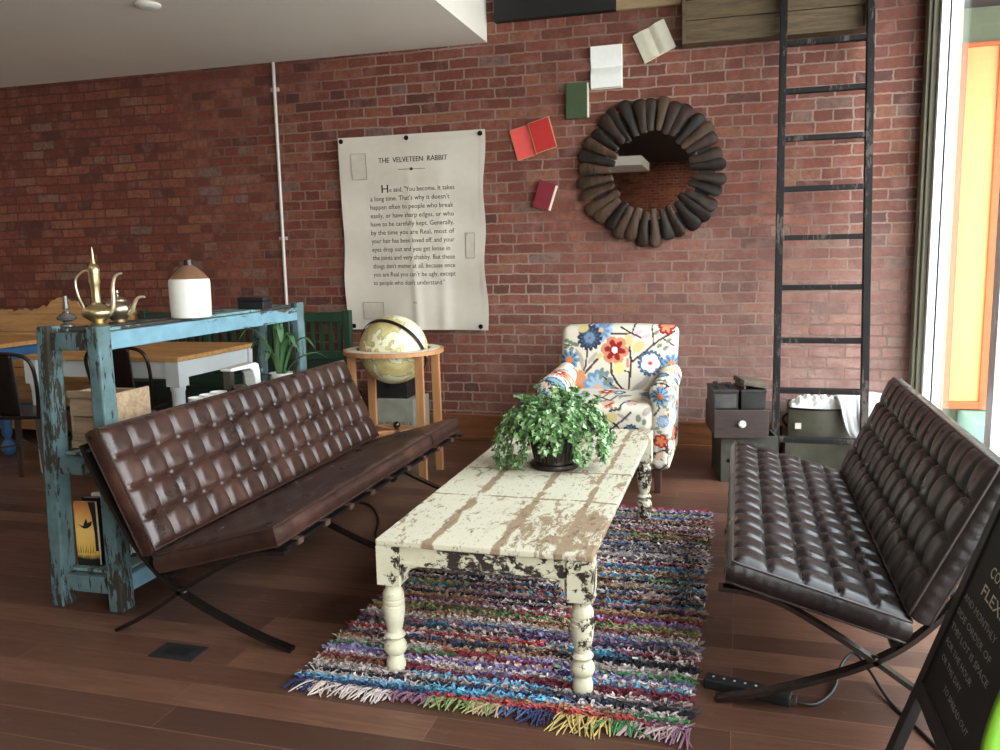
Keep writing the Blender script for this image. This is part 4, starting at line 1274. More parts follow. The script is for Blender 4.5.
# conduit
cd = thing('wall_conduit', 'thin pale vertical conduit pipe running up the brick wall left of the banner', 'pipe', (-3.222, WY - 0.016, 0))
MB().tube([(0, 0, 0.19), (0, 0, 1.4), (0, 0, 2.688)], 0.0125, 12).build('pipe', M_CONDUIT, cd, smooth=0.8)
for z in (0.6, 1.45, 2.5):
    MB().box(-0.03, 0.03, -0.004, 0.015, z - 0.012, z + 0.012).tube([(0, 0, z - 0.012), (0, 0, z + 0.012)], 0.016, 12).build('clip', M_CONDUIT, cd)

# boards high on the wall
bm_ = thing('wall_board', 'black painted board high on the brick wall beside the white soffit', 'board', (-1.175, WY - 0.06, 2.80))
b_ = MB().box(-0.395, 0.395, 0, 0.058, 0.012, 0.55); b_.build('panel', M_BEAMB, bm_, bevel=0.004)
MB().box(-0.395, 0.395, -0.008, 0.058, 0.0, 0.018).build('bottom_lip', M_BEAMB, bm_)
b2 = MB().box(-0.777, -0.372, WY - 0.05, WY - 0.002, 2.80, 3.2)
tag(b2.build('wall_board', M_BEAMT, bevel=0.004), 'tan wooden board between the black board and the plank box, high on the wall', 'board')
pb = thing('plank_box', 'old wooden plank box mounted high on the brick wall behind the ladder', 'box', (0.155, WY - 0.001, 2.545))
q_ = MB()
for k in range(2):
    q_.box(-0.50, 0.51, -0.105, -0.09, 0.02 + k * 0.118, 0.134 + k * 0.118)
q_.build('front_planks', M_BEAMW, pb, bevel=0.003)
q_ = MB().box(-0.52, 0.53, -0.12, 0, 0.0, 0.02).box(-0.52, -0.50, -0.12, 0, 0.02, 0.27).box(0.51, 0.53, -0.12, 0, 0.02, 0.27).box(-0.52, 0.53, -0.12, 0, 0.26, 0.275)
q_.build('box_frame', M_BEAMW, pb, bevel=0.003)

# smoke detector on the soffit
sd_ = thing('smoke_detector', 'small round white smoke detector on the ceiling soffit', 'smoke detector', (-3.13, 4.12, 2.69))
MB().lathe([(0.03, -0.024), (0.055, -0.021), (0.064, -0.014), (0.068, -0.01), (0.068, 0.0)], (0, 0, 0), 28).build('housing', M_PLASTER, sd_, smooth=0.6)

# ------------------------------------------------------------------ ladder
ld = thing('wooden_ladder', 'tall dark weathered wooden ladder leaning against the brick wall by the window', 'ladder', (0.455, 5.0, 0))
def lyz(z):
    return 0.52 * z / 3.3
xl, xr = -0.238, 0.238
for x in (xl, xr):
    s_ = MB().beam((x, 0.0, 0.03), (x * 0.985, lyz(3.3), 3.3), 0.040, 0.062, (0, 1, 0))
    s_.build('rail', M_LADDER, ld, bevel=0.003)
    MB().box(x - 0.024, x + 0.024, -0.036, 0.036, 0.0, 0.032).build('ladder_foot', M_BLACKMATT, ld)
for z in (0.205, 0.485, 0.772, 1.075, 1.36, 1.64, 1.93, 2.203, 2.479, 2.76, 3.04):
    r = MB().beam((xl + 0.016, lyz(z), z), (xr - 0.016, lyz(z), z), 0.054, 0.030, (0, 0, 1))
    r.build('rung', M_LADDER, ld, bevel=0.004)

# ------------------------------------------------------------------ globe on its stand
gl = thing('floor_globe', 'cream floor globe in a round wooden stand behind the chestnut sofa', 'globe', (-1.965, 4.59, 0))
def annulus(mb, r0, r1, z0, z1, seg=56):
    vs = []; fs = []
    for r, z in ((r0, z0), (r1, z0), (r1, z1), (r0, z1)):
        for k in range(seg):
            a = 2 * PI * k / seg
            vs.append((r * math.cos(a), r * math.sin(a), z))
    for q in range(4):
        q2 = (q + 1) % 4
        for k in range(seg):
            k2 = (k + 1) % seg
            fs.append((q * seg + k, q * seg + k2, q2 * seg + k2, q2 * seg + k))
    mb.add(vs, fs)
g = MB(); annulus(g, 0.218, 0.296, 0.738, 0.762)
ring = g.build('horizon_ring', M_OAKV, gl, smooth=0.6)
g = MB(); annulus(g, 0.222, 0.276, 0.7625, 0.7645)
lab(g.build('paper_band', M_PAPER, ring, smooth=0.6), 'pale printed band on the ring')
for sx in (-1, 1):
    for sy in (-1, 1):
        l = MB().beam((sx * 0.210, sy * 0.135, 0.738), (sx * 0.216, sy * 0.139, 0.0), 0.050, 0.024, (0, 1, 0))
        l.build('leg', M_OAKV, gl, bevel=0.003)
        MB().box(-0.026 + sx * 0.20, 0.026 + sx * 0.21, sy * 0.13 - 0.012, sy * 0.13 + 0.012, 0.72, 0.739).build('leg_block', M_OAKV, gl)
x_ = MB().beam((-0.21, -0.135, 0.255), (0.21, 0.135, 0.255), 0.035, 0.03).beam((-0.21, 0.135, 0.255), (0.21, -0.135, 0.255), 0.035, 0.03)
x_.box(-0.22, 0.22, -0.147, -0.127, 0.24, 0.268).box(-0.22, 0.22, 0.127, 0.147, 0.24, 0.268)
x_.build('stretcher', M_OAKV, gl, bevel=0.003)
MB().sphere((0, 0, 0.300), 0.022, 16, 10).lathe([(0.012, 0.265), (0.010, 0.285)], (0, 0, 0), 12).build('ball_finial', M_STEEL, gl, smooth=1)
mg = NT('globe paper')
v_ = mg.coord()
n_ = mg.noise(v_, 5.2, 7, 0.58, 0.3)
n2_ = mg.noise(v_, 18, 4, 0.6)
lc = mg.ramp(n_, [(0.49, c3(228, 224, 190)), (0.515, c3(150, 136, 92)), (0.53, c3(206, 194, 140)), (0.62, c3(190, 170, 112)), (0.7, c3(172, 152, 98))])
lc = mg.mix(mg.ramp(n2_, [(0.55, 0.0), (0.8, 0.25)]), lc, c3(168, 160, 120))
mg.set(Base_Color=lc, Roughness=0.4)
MB().sphere((0, 0, 0.755), 0.203, 48, 32).build('globe_ball', mg.m, gl, smooth=1.5)
me_ = MB()
mpts = []
axd = Vector((0.52, -0.35, 0.78)).normalized()
e1 = Vector((-0.80, -0.18, 0.57)).normalized(); e2 = Vector((0.55, -0.52, 0.65)); e2 = (e2 - e1 * e2.dot(e1)).normalized()
for k in range(29):
    a = -0.55 + k / 28 * (PI + 0.5)
    mpts.append(Vector((0, 0, 0.755)) + (e1 * math.cos(a) + e2 * math.sin(a)) * 0.2125)
flatbar(me_, mpts, 0.020, 0.005, e1.cross(e2))
me_.build('meridian_arc', M_DARKSTEEL, gl, smooth=0.6)

# boxes on the floor against the wall, behind the globe
def crate_box(name, label, loc, rz, w, d, h, mat, cat='box', words=None, wall=0.012, inkm=None):
    root = thing(name, label, cat, loc, rz)
    m = MB()
    m.box(-w / 2, w / 2, -d / 2, -d / 2 + wall, 0, h); m.box(-w / 2, w / 2, d / 2 - wall, d / 2, 0, h)
    m.box(-w / 2, -w / 2 + wall, -d / 2 + wall, d / 2 - wall, 0, h); m.box(w / 2 - wall, w / 2, -d / 2 + wall, d / 2 - wall, 0, h)
    m.box(-w / 2 + wall, w / 2 - wall, -d / 2 + wall, d / 2 - wall, 0, 0.012)
    m.build('body', mat, root, bevel=0.002)
    if words:
        t = MB()
        for s, xc, z, wd, sz in words:
            vs, fs = text_mesh(s, sz, wd)
            t.add([(v.x + xc, -d / 2 - 0.0012, z + v.y) for v in vs], fs)
        t.build('lettering', inkm or M_INK, root, normals=False)
    return root
wb = crate_box('wooden_box', 'pale grey stencilled box behind the globe stand, under the black box', (-2.245, 5.37, 0), 0, 0.275, 0.30, 0.335, M_CRATEW, 'box',
               [('W. POCATELLA', 0.0, 0.158, 0.25, 0.036), ('IDAHO', 0.03, 0.108, 0.14, 0.034)])
MB().box(-0.137, 0.137, -0.149, 0.15, 0.325, 0.337).build('lid', M_CRATEW, wb, bevel=0.002)
kb = thing('storage_box', 'black box standing on the pale stencilled box behind the globe', 'box', (-2.305, 5.38, 0.337))
MB().box(-0.135, 0.135, -0.11, 0.11, 0, 0.105).build('body', M_TIN, kb, bevel=0.003)
MB().box(-0.139, 0.139, -0.114, 0.114, 0.1, 0.128).build('lid', M_TIN, kb, bevel=0.003)
MB().box(-0.02, 0.02, -0.119, -0.113, 0.075, 0.11).build('latch', M_DARKSTEEL, kb)

# crate, drawer and tins beside the ladder
RZ = 0.17
crate_box('wooden_crate', 'grey green stencilled crate on the floor beneath the brown drawer', (0.040, 4.985, 0), RZ, 0.31, 0.36, 0.262, M_CRATEG, 'crate',
          [('BERGER', -0.02, 0.185, 0.22, 0.05), ('BON', -0.02, 0.128, 0.12, 0.05)])
dw = thing('wooden_drawer', 'dark brown wooden drawer with white knob, stacked on the green crate', 'drawer', (-0.010, 4.96, 0.262), RZ)
m = MB(); w_, d_, h_ = 0.295, 0.42, 0.158
m.box(-w_ / 2, w_ / 2, -d_ / 2, -d_ / 2 + 0.018, 0, h_); m.box(-w_ / 2 + .008, w_ / 2 - .008, d_ / 2 - 0.012, d_ / 2, 0, h_ - .006)
m.box(-w_ / 2 + .008, -w_ / 2 + 0.02, -d_ / 2 + .018, d_ / 2 - .012, 0, h_ - .006); m.box(w_ / 2 - 0.02, w_ / 2 - .008, -d_ / 2 + .018, d_ / 2 - .012, 0, h_ - .006)
m.box(-w_ / 2 + .02, w_ / 2 - .02, -d_ / 2 + .018, d_ / 2 - .012, 0.0, 0.012)
m.box(-w_ / 2 + .02, w_ / 2 - .02, -d_ / 2 + .018, d_ / 2 - .012, h_ - 0.03, h_ - 0.012)
m.build('body', M_DRAWER, dw, bevel=0.003)
MB().lathe([(0.007, -0.02), (0.007, 0.008), (0.017, 0.012), (0.021, 0.022), (0.016, 0.031), (0.004, 0.034)], (0, -d_ / 2, 0.083), 20, Matrix.Rotation(PI / 2, 3, 'X')).build('knob', M_JUGW, dw, smooth=0.8)
ct, st_ = math.cos(RZ), math.sin(RZ)
def dl(x, y):
    return (-0.010 + x * ct - y * st_, 4.96 + x * st_ + y * ct)
for (x, lb, nm) in ((-0.075, 'dark tin box with pale front, left of the two on the brown drawer', 'a'), (0.078, 'black tin box under the brown flat case on the drawer', 'b')):
    px, py = dl(x, 0.0)
    t = thing('tin_box', lb, 'box', (px, py, 0.262 + 0.146), RZ)
    MB().box(-0.068, 0.068, -0.13, 0.13, 0, 0.10).build('body', M_TIN, t, bevel=0.003)
    MB().box(-0.071, 0.071, -0.133, 0.133, 0.096, 0.112).build('lid', M_TIN, t, bevel=0.003)
    lab(MB().box(-0.058, 0.058, -0.1325, -0.129, 0.012, 0.088).build('front_plate', M_TIN2 if nm == 'a' else M_TIN, t), 'scuffed grey front plate' if nm == 'a' else 'black front plate')
    if nm == 'a':
        h2 = MB().tube(spline([(-0.03, -0.05, 0.11), (-0.03, -0.05, 0.135), (0.03, -0.05, 0.135), (0.03, -0.05, 0.11)], 4), 0.006, 6)
        h2.build('carry_handle', M_BLACKMATT, t, smooth=0.8)
        MB().box(-0.05, -0.025, 0.0, 0.04, 0.112, 0.137).build('clamp_block', M_BLACKMATT, t)
        MB().box(0.02, 0.05, 0.0, 0.03, 0.112, 0.134).build('clamp_block', M_BLACKMATT, t)
px, py = dl(0.078, 0.0)
fc = thing('flat_case', 'worn brown flat case lying tilted on the black tin box', 'case', (px, py, 0.262 + 0.146 + 0.1125), RZ + 0.1)
M_ = Matrix.Rotation(0.16, 4, 'Y')
m = MB().box(-0.07, 0.062, -0.11, 0.11, 0.012, 0.042, M_).box(-0.06, -0.05, -0.1, 0.1, 0.0, 0.03)
m.build('case_body', simple('worn brown hide', c3(92, 80, 64), 0.7, 0, 0.25, 14), fc, bevel=0.004)
MB().box(-0.074, -0.069, -0.02, 0.02, 0.022, 0.036, M_).build('clasp', M_DARKSTEEL, fc)

# grey box, olive bin and white cloth behind the ladder
gb = thing('storage_box', 'grey green box on the floor behind the ladder, under the olive bin', 'box', (0.50, 5.37, 0))
MB().box(-0.22, 0.22, -0.17, 0.17, 0, 0.165).build('body', M_BIN, gb, bevel=0.004)
MB().box(-0.225, 0.225, -0.175, 0.175, 0.152, 0.172).build('lid', M_BIN, gb, bevel=0.003)
bn_ = thing('metal_bin', 'olive metal bin with rounded front, filled with white paper, behind the ladder', 'bin', (0.475, 5.36, 0.172))
out = []
for k in range(33):
    t = -1 + 2 * k / 32
    out.append((0.175 * t, -0.115 - 0.045 * (1 - t * t)))
out += [(0.175, 0.15), (-0.175, 0.15)]
m = MB()
n = len(out)
vs = [(a, b, z) for z in (0, 0.18) for a, b in out] + [(a * 0.95, b * 0.95, z) for z in (0.18, 0.01) for a, b in out]
fs = []
for l in range(3):
    for i in range(n):
        i2 = (i + 1) % n
        fs.append((l * n + i, l * n + i2, l * n + n + i2, l * n + n + i))
fs += [tuple(range(n))[::-1], tuple(range(3 * n, 4 * n))]
m.add(vs, fs); m.build('body', M_BIN, bn_, smooth=0.6)
r_m = MB(); r_m.tube([(a * 1.0, b * 1.0, 0.18) for a, b in out], 0.006, 6, True); r_m.build('rim', M_DARKSTEEL, bn_, smooth=1)
MB().box(-0.14, -0.105, -0.149, -0.141, 0.06, 0.095).build('tag', M_PAPER, bn_)
MB().tube(spline([(-0.178, -0.02, 0.13), (-0.205, -0.02, 0.09), (-0.178, -0.02, 0.05)], 5), 0.008, 6).build('side_handle', M_BLACKMATT, bn_, smooth=1)
pp = thing('paper_bundle', 'crumpled white paper heaped in the olive bin', 'paper', (0.46, 5.37, 0.19))
m = MB()
def crum(u, v):
    x = (u - .5) * 0.31; y = (v - .5) * 0.22
    e = max(0, 1 - (2 * u - 1) ** 4) * max(0, 1 - (2 * v - 1) ** 4)
    z = 0.15 + e * (0.055 + 0.014 * math.sin(u * 23 + v * 9) + 0.012 * math.sin(v * 31 - u * 13) + 0.01 * math.sin(u * 41))
    return (x, y, z)
m.grid(crum, 40, 30)
m.grid(lambda u, v: ((u - .5) * 0.31, (v - .5) * 0.22, 0.0), 2, 2)
m.build('crumpled_sheet', M_WHITEPAPER, pp, smooth=0.5)
wc = MB()
def drape(u, v):     # v from the back over the top to the front hem
    x = 0.55 + 0.31 * u + 0.02 * math.sin(v * 6)
    prof_ = [(5.50, 0.36), (5.40, 0.415), (5.30, 0.42), (5.22, 0.385), (5.165, 0.32), (5.13, 0.24), (5.115, 0.175)]
    t = v * (len(prof_) - 1); i = min(int(t), len(prof_) - 2); f = t - i
    y = prof_[i][0] * (1 - f) + prof_[i + 1][0] * f; z = prof_[i][1] * (1 - f) + prof_[i + 1][1] * f
    fold = math.sin(u * 16 + v * 3) * 0.012 * (0.3 + v) + math.sin(u * 37 + 1) * 0.004
    cut = 0.10 * max(0, v - 0.35) * (1 - u) * 2
    return (x + cut * 0.9, y - 0.02 - abs(fold), z - 0.05 * (u > 0.95) + 0.03 * math.sin(PI * u) + fold * 0.4)
wc.grid(drape, 50, 60)
co_ = wc.build('white_cloth', M_CLOTHW, smooth=1.0)
sm = co_.modifiers.new('Solidify', 'SOLIDIFY'); sm.thickness = 0.006
tag(co_, 'white cloth draped over the olive bin behind the ladder', 'cloth')

# ------------------------------------------------------------------ blue green shelf unit
sh = thing('shelf_unit', 'weathered blue green open wooden shelf unit behind the chestnut sofa', 'shelf', (-2.352, 2.474, 0))
SW = 0.158; SL = 1.52; SH = 1.075
posts = []
for sx in (-1, 1):
    for y in (0.05, SL - 0.05):
        p = MB().beam((SW - 0.030 if sx > 0 else -0.136, y - 0.012, 0.0), (SW - 0.028 if sx > 0 else -0.089, y - 0.012, SH), 0.060, 0.074, (0, 1, 0), 0.052, 0.070)
        p.build('post', M_TEAL, sh, bevel=0.007)
def shelf_at(z, top, th=0.022):
    for sx in (-1, 1):
        r = MB()
        xc_ = SW - 0.022 if sx > 0 else -0.136 + 0.047 * z / SH
        r.box(xc_ - 0.016, xc_ + 0.016, 0.07, SL - 0.09, z - 0.066, z)
        r.build('side_rail', M_TEAL_LIT, sh, bevel=0.004)
    for y in (0.034, SL - 0.034):
        e = MB().box(-0.120 + 0.047 * z / SH, SW - 0.05, y - 0.018, y + 0.018, z - 0.064, z)
        e.build('end_rail', M_TEAL, sh, bevel=0.004)
    b = MB()
    nb = 3
    for k in range(nb):
        xa_ = -0.125 + 0.047 * z / SH; xs_ = (SW - 0.04 - xa_) / nb
        x0 = xa_ + k * xs_
        b.box(x0 + 0.001, x0 + xs_ - 0.001, 0.055, SL - 0.055, z, z + 0.012)
    return b.build('shelf_board', M_TEALTOP, sh, bevel=0.003)
shelf_at(SH - 0.024, True); shelf_at(0.585, False); shelf_at(0.128, False)
ZT = SH - 0.012; ZM = 0.597; ZB = 0.140

# on top of the shelf
cs = thing('oil_lamp', 'small dark glass oil lamp on the near end of the shelf top', 'lamp', (-2.428, 2.590, ZT))
MB().lathe([(0.022, 0.0), (0.026, 0.003), (0.024, 0.010), (0.012, 0.016), (0.014, 0.022), (0.032, 0.028), (0.036, 0.036), (0.028, 0.046), (0.014, 0.054), (0.012, 0.062)], (0, 0, 0), 20).build('font', M_GLASSY, cs, smooth=0.7)
MB().lathe([(0.013, 0.060), (0.014, 0.064), (0.0125, 0.066)], (0, 0, 0), 16).build('burner', M_BRASS, cs, smooth=0.6)
MB().lathe([(0.0105, 0.064), (0.012, 0.075), (0.0095, 0.090), (0.008, 0.118), (0.007, 0.118)], (0, 0, 0), 16).build('chimney', M_GLASSY, cs, smooth=0.7)

ew = thing('brass_ewer', 'tall engraved brass ewer with curved spout and handle on the shelf top', 'jug', (-2.342, 2.652, ZT), 0.15)
ew.scale = (1.12, 1.12, 1.04)
MB().lathe([(0.030, 0.0), (0.032, 0.004), (0.024, 0.010), (0.020, 0.016), (0.030, 0.024), (0.046, 0.036), (0.051, 0.048), (0.047, 0.060), (0.032, 0.071), (0.018, 0.078), (0.014, 0.088), (0.0135, 0.12), (0.015, 0.150), (0.0185, 0.162), (0.017, 0.178), (0.019, 0.19), (0.019, 0.205), (0.014, 0.218), (0.008, 0.226)], (0, 0, 0), 28).build('body', M_BRASS, ew, smooth=0.8)
MB().lathe([(0.009, 0.225), (0.006, 0.236), (0.0045, 0.25), (0.0042, 0.262), (0.001, 0.285)], (0, 0, 0), 14).build('lid_finial', M_BRASS, ew, smooth=0.8)
MB().tube(spline([(-0.012, 0, 0.198), (-0.035, 0, 0.200), (-0.064, 0, 0.178), (-0.070, 0, 0.148), (-0.062, 0, 0.105), (-0.050, 0, 0.075), (-0.045, 0, 0.056)], 6), 0.0038, 8).build('handle', M_BONE, ew, smooth=1)
sp_ = spline([(0.040, 0, 0.042), (0.056, 0, 0.060), (0.062, 0, 0.095), (0.064, 0, 0.140), (0.072, 0, 0.172), (0.085, 0, 0.186), (0.100, 0, 0.189)], 6)
MB().tube(sp_, [0.0085 - 0.005 * i / (len(sp_) - 1) for i in range(len(sp_))], 10).build('spout', M_BONE, ew, smooth=1)

tp = thing('silver_teapot', 'squat tarnished silver teapot behind the brass ewer on the shelf top', 'teapot', (-2.372, 2.80, ZT), 0.1)
tp.scale = (1.05, 1.05, 1.0)
MB().lathe([(0.030, 0.0), (0.032, 0.004), (0.026, 0.010), (0.034, 0.020), (0.048, 0.040), (0.051, 0.058), (0.044, 0.076), (0.032, 0.086)], (0, 0, 0), 28).build('body', M_SILVER, tp, smooth=0.8)
MB().lathe([(0.033, 0.085), (0.031, 0.092), (0.018, 0.100), (0.006, 0.104), (0.004, 0.112), (0.007, 0.118), (0.005, 0.128), (0.001, 0.130)], (0, 0, 0), 20).build('lid', M_SILVER, tp, smooth=0.7)
sp_ = spline([(0.042, 0, 0.034), (0.058, 0, 0.048), (0.070, 0, 0.075), (0.082, 0, 0.094), (0.098, 0, 0.101), (0.114, 0, 0.101)], 6)
MB().tube(sp_, [0.0095 - 0.0055 * i / (len(sp_) - 1) for i in range(len(sp_))], 10).build('spout', M_BONE, tp, smooth=1)
MB().tube(spline([(-0.038, 0, 0.078), (-0.066, 0, 0.082), (-0.074, 0, 0.055), (-0.060, 0, 0.032), (-0.046, 0, 0.03)], 6), 0.0038, 8).build('handle', M_SILVER, tp, smooth=1)

jg = thing('stoneware_jug', 'white and brown glazed stoneware jug with dark stopper on the shelf top', 'jug', (-2.232, 3.07, ZT))
jg.scale = (0.95, 0.95, 0.97)
MB().lathe([(0.080, 0.0), (0.085, 0.004), (0.0875, 0.05), (0.0885, 0.150), (0.086, 0.166), (0.083, 0.168)], (0, 0, 0), 40).build('body', M_JUGW, jg, smooth=0.8)
lab(MB().lathe([(0.083, 0.166), (0.079, 0.174), (0.060, 0.197), (0.038, 0.215), (0.024, 0.223), (0.020, 0.227)], (0, 0, 0), 40).build('shoulder', M_JUGB, jg, smooth=0.8), 'brown glazed shoulder')
MB().lathe([(0.021, 0.224), (0.022, 0.230), (0.0195, 0.236), (0.020, 0.250), (0.016, 0.251)], (0, 0, 0), 20).build('stopper', M_GUN, jg, smooth=0.6)
MB().tube(spline([(-0.052, 0.02, 0.206), (-0.076, 0.02, 0.212), (-0.084, 0.02, 0.195), (-0.076, 0.02, 0.176)], 5), 0.007, 8).build('handle', M_JUGB, jg, smooth=1)

bx = thing('trinket_box', 'small black lacquer box at the far part of the shelf top', 'box', (-2.275, 3.63, ZT), 0.1)
MB().box(-0.066, 0.066, -0.05, 0.05, 0, 0.036).build('body', M_BLACK, bx, bevel=0.003)
MB().box(-0.068, 0.068, -0.052, 0.052, 0.038, 0.056).build('lid', M_BLACK, bx, bevel=0.003)

# on the middle shelf
wcx = thing('wooden_crate', 'weathered pale plank crate on the near end of the middle shelf', 'crate', (-2.360, 2.70, ZM))
m = MB()
for y in (-0.09, 0.09):
    for z0, z1 in ((0.03, 0.118), (0.122, 0.205)):
        m.box(-0.094, 0.094, y - 0.008, y + 0.008, z0, z1)
m.build('front_planks', M_CRATE, wcx, bevel=0.003)
m = MB()
for x in (-0.099, 0.099):
    m.box(x - 0.007, x + 0.007, -0.098, 0.098, 0.0, 0.215)
m.box(-0.092, 0.092, -0.09, 0.09, 0.0, 0.012)
m.build('side_panels', M_CRATE, wcx, bevel=0.003)
m = MB().box(-0.106, 0.106, -0.106, -0.096, 0.0, 0.03).box(-0.106, 0.106, -0.106, -0.096, 0.195, 0.222)
m.build('batten', M_CRATE, wcx, bevel=0.002)
for k, (y, lb) in enumerate(((3.13, 'small cream pottery cup peeking over the sofa, nearest the plank crate'), (3.21, 'small cream pottery cup, second from the plank crate'), (3.29, 'small cream pottery cup, third from the plank crate'))):
    c = MB().lathe([(0.022, 0), (0.030, 0.01), (0.036, 0.05), (0.038, 0.085), (0.036, 0.085), (0.030, 0.02), (0.004, 0.012)], (0, 0, 0), 24)
    o = c.build('pottery_cup', M_JUGW, None, smooth=0.6)
    o.location = (-2.28, y, ZM + 0.026)
    tag(o, lb, 'cup', 'cream cups on the middle shelf')
ub = thing('wooden_riser', 'low dark wooden riser under the cream cups on the middle shelf', 'stand', (-2.28, 3.21, ZM))
MB().box(-0.10, 0.10, -0.14, 0.14, 0.014, 0.026).build('top_board', M_LEGDK, ub)
MB().box(-0.10, 0.10, -0.14, -0.125, 0, 0.014).box(-0.10, 0.10, 0.125, 0.14, 0, 0.014).build('side_boards', M_LEGDK, ub)
jr = thing('lidded_jar', 'dark jar with bright metal lid on the middle shelf beside the sewing machine', 'jar', (-2.235, 3.40, ZM))
MB().lathe([(0.030, 0), (0.034, 0.005), (0.034, 0.095), (0.028, 0.102)], (0, 0, 0), 24).build('body', M_BLACK, jr, smooth=0.6)
MB().lathe([(0.032, 0.102), (0.033, 0.106), (0.033, 0.122), (0.028, 0.126)], (0, 0, 0), 24).build('lid', M_GUNEDGE, jr, smooth=0.6)
sw = thing('sewing_machine', 'old cream sewing machine with curved arm on the middle shelf beside the plant', 'machine', (-2.31, 3.50, ZM))
m = MB().box(-0.06, 0.06, -0.11, 0.15, 0, 0.045); m.build('bed', M_BLACK, sw, bevel=0.006)
pl = [(-0.10, 0.20), (-0.10, 0.185), (0.06, 0.180), (0.085, 0.165), (0.098, 0.13), (0.105, 0.045), (0.15, 0.045), (0.145, 0.16), (0.135, 0.196), (0.11, 0.204)]
MB().prism(pl, -0.032, 0.032, lambda a, b, h: (h, a, b)).build('arm', M_JUGW, sw, bevel=0.006)
MB().box(-0.018, 0.018, -0.095, -0.06, 0.10, 0.185).tube([(0, -0.078, 0.1), (0, -0.078, 0.05)], 0.004, 8).build('needle_head', M_GUNEDGE, sw)
MB().lathe([(0.035, -0.008), (0.04, 0.0), (0.035, 0.008)], (0, 0.158, 0.15), 20, Matrix.Rotation(PI / 2, 3, 'X')).build('hand_wheel', M_BLACK, sw, smooth=0.7)

def make_plant():
    root = thing('potted_plant', 'green strap leaved plant in a small white pot on the middle shelf', 'plant', (-2.25, 3.79, ZM))
    root.scale = (1.12, 1.12, 1.12)
    MB().lathe([(0.038, 0), (0.042, 0.004), (0.052, 0.10), (0.054, 0.115), (0.049, 0.115), (0.046, 0.098)], (0, 0, 0), 24).build('pot', M_JUGW, root, smooth=0.7)
    MB().lathe([(0.046, 0.08), (0.047, 0.1), (0.01, 0.104)], (0, 0, 0), 16).build('soil', M_SOIL, root, smooth=1)
    blades = [(-1.9, 0.02, 0.36, 0.03), (-2.6, 0.16, 0.30, 0.02), (-1.2, 0.02, 0.33, 0.028), (0.1, 0.15, 0.24, 0.022), (0.6, 0.19, 0.14, 0.02), (2.9, 0.16, 0.22, 0.02), (-2.2, 0.22, 0.05, 0.022), (-0.4, 0.10, 0.26, 0.022), (1.4, 0.10, 0.26, 0.022), (2.2, 0.12, 0.24, 0.02), (-0.9, 0.06, 0.30, 0.022), (-1.6, 0.10, 0.16, 0.02), (0.3, 0.08, 0.2, 0.018), (-2.9, 0.08, 0.16, 0.018)]
    for th, r, h, w in blades:
        h *= 0.78
        c_, s_ = math.cos(th), math.sin(th)
        pts = spline([(c_ * 0.01, s_ * 0.01, 0.09), (c_ * r * 0.35, s_ * r * 0.35, 0.09 + h * 0.7), (c_ * r * 0.8, s_ * r * 0.8, 0.09 + h), (c_ * r * 1.15, s_ * r * 1.15, 0.09 + h * 0.72)], 6)
        V = []; F = []
        side = Vector((-s_, c_, 0))
        for i, p in enumerate(pts):
            t = i / (len(pts) - 1)
            wd = 1.6 * w * (math.sin(PI * min(1, 0.12 + t * 0.88)) ** 0.7) * 0.5 + 0.001
            V += [p - side * wd, p + Vector((0, 0, -wd * 0.35)), p + side * wd]
        for i in range(len(pts) - 1):
            F += [(3 * i, 3 * i + 3, 3 * i + 4, 3 * i + 1), (3 * i + 1, 3 * i + 4, 3 * i + 5, 3 * i + 2)]
        g = random.choice([(70, 106, 62), (92, 124, 80), (54, 86, 50), (118, 146, 104)])
        o = MB().add(V, F).build('leaf_blade', M_LEAF, root, smooth=1.5, normals=False)
        set_cols(o, np.array([c3(*g)[:3]] * len(V), dtype=np.float32))
make_plant()

# on the bottom shelf: standing magazines, the first one with a picture cover
M_COVY = NT('amber evening picture')
v_ = M_COVY.coord()
sx_ = M_COVY.new('ShaderNodeSeparateXYZ', inp={0: v_})
n_ = M_COVY.noise(v_, 20, 4, 0.6)
M_COVY.set(Base_Color=M_COVY.ramp(M_COVY.math('ADD', M_COVY.math('MULTIPLY', sx_.outputs[2], 3.2), M_COVY.math('MULTIPLY', n_, 0.2)), [(0.18, c3(30, 26, 24)), (0.26, c3(220, 176, 84)), (0.55, c3(232, 190, 108)), (0.85, c3(196, 128, 66)), (1.0, c3(120, 74, 44))]), Roughness=0.35)
M_COVY = M_COVY.m
covers = [(M_COVY, 'magazine with amber dusk picture cover, front one on the bottom shelf'), (M_BLACK, 'black covered magazine right behind the amber cover on the bottom shelf'), (M_WHITEPAPER, 'white magazine third in the row on the bottom shelf'),
          (M_TIN, 'grey covered magazine fourth in the row on the bottom shelf'), (M_WHITEPAPER, 'thick white magazine at the back of the row on the bottom shelf')]
y = 2.560
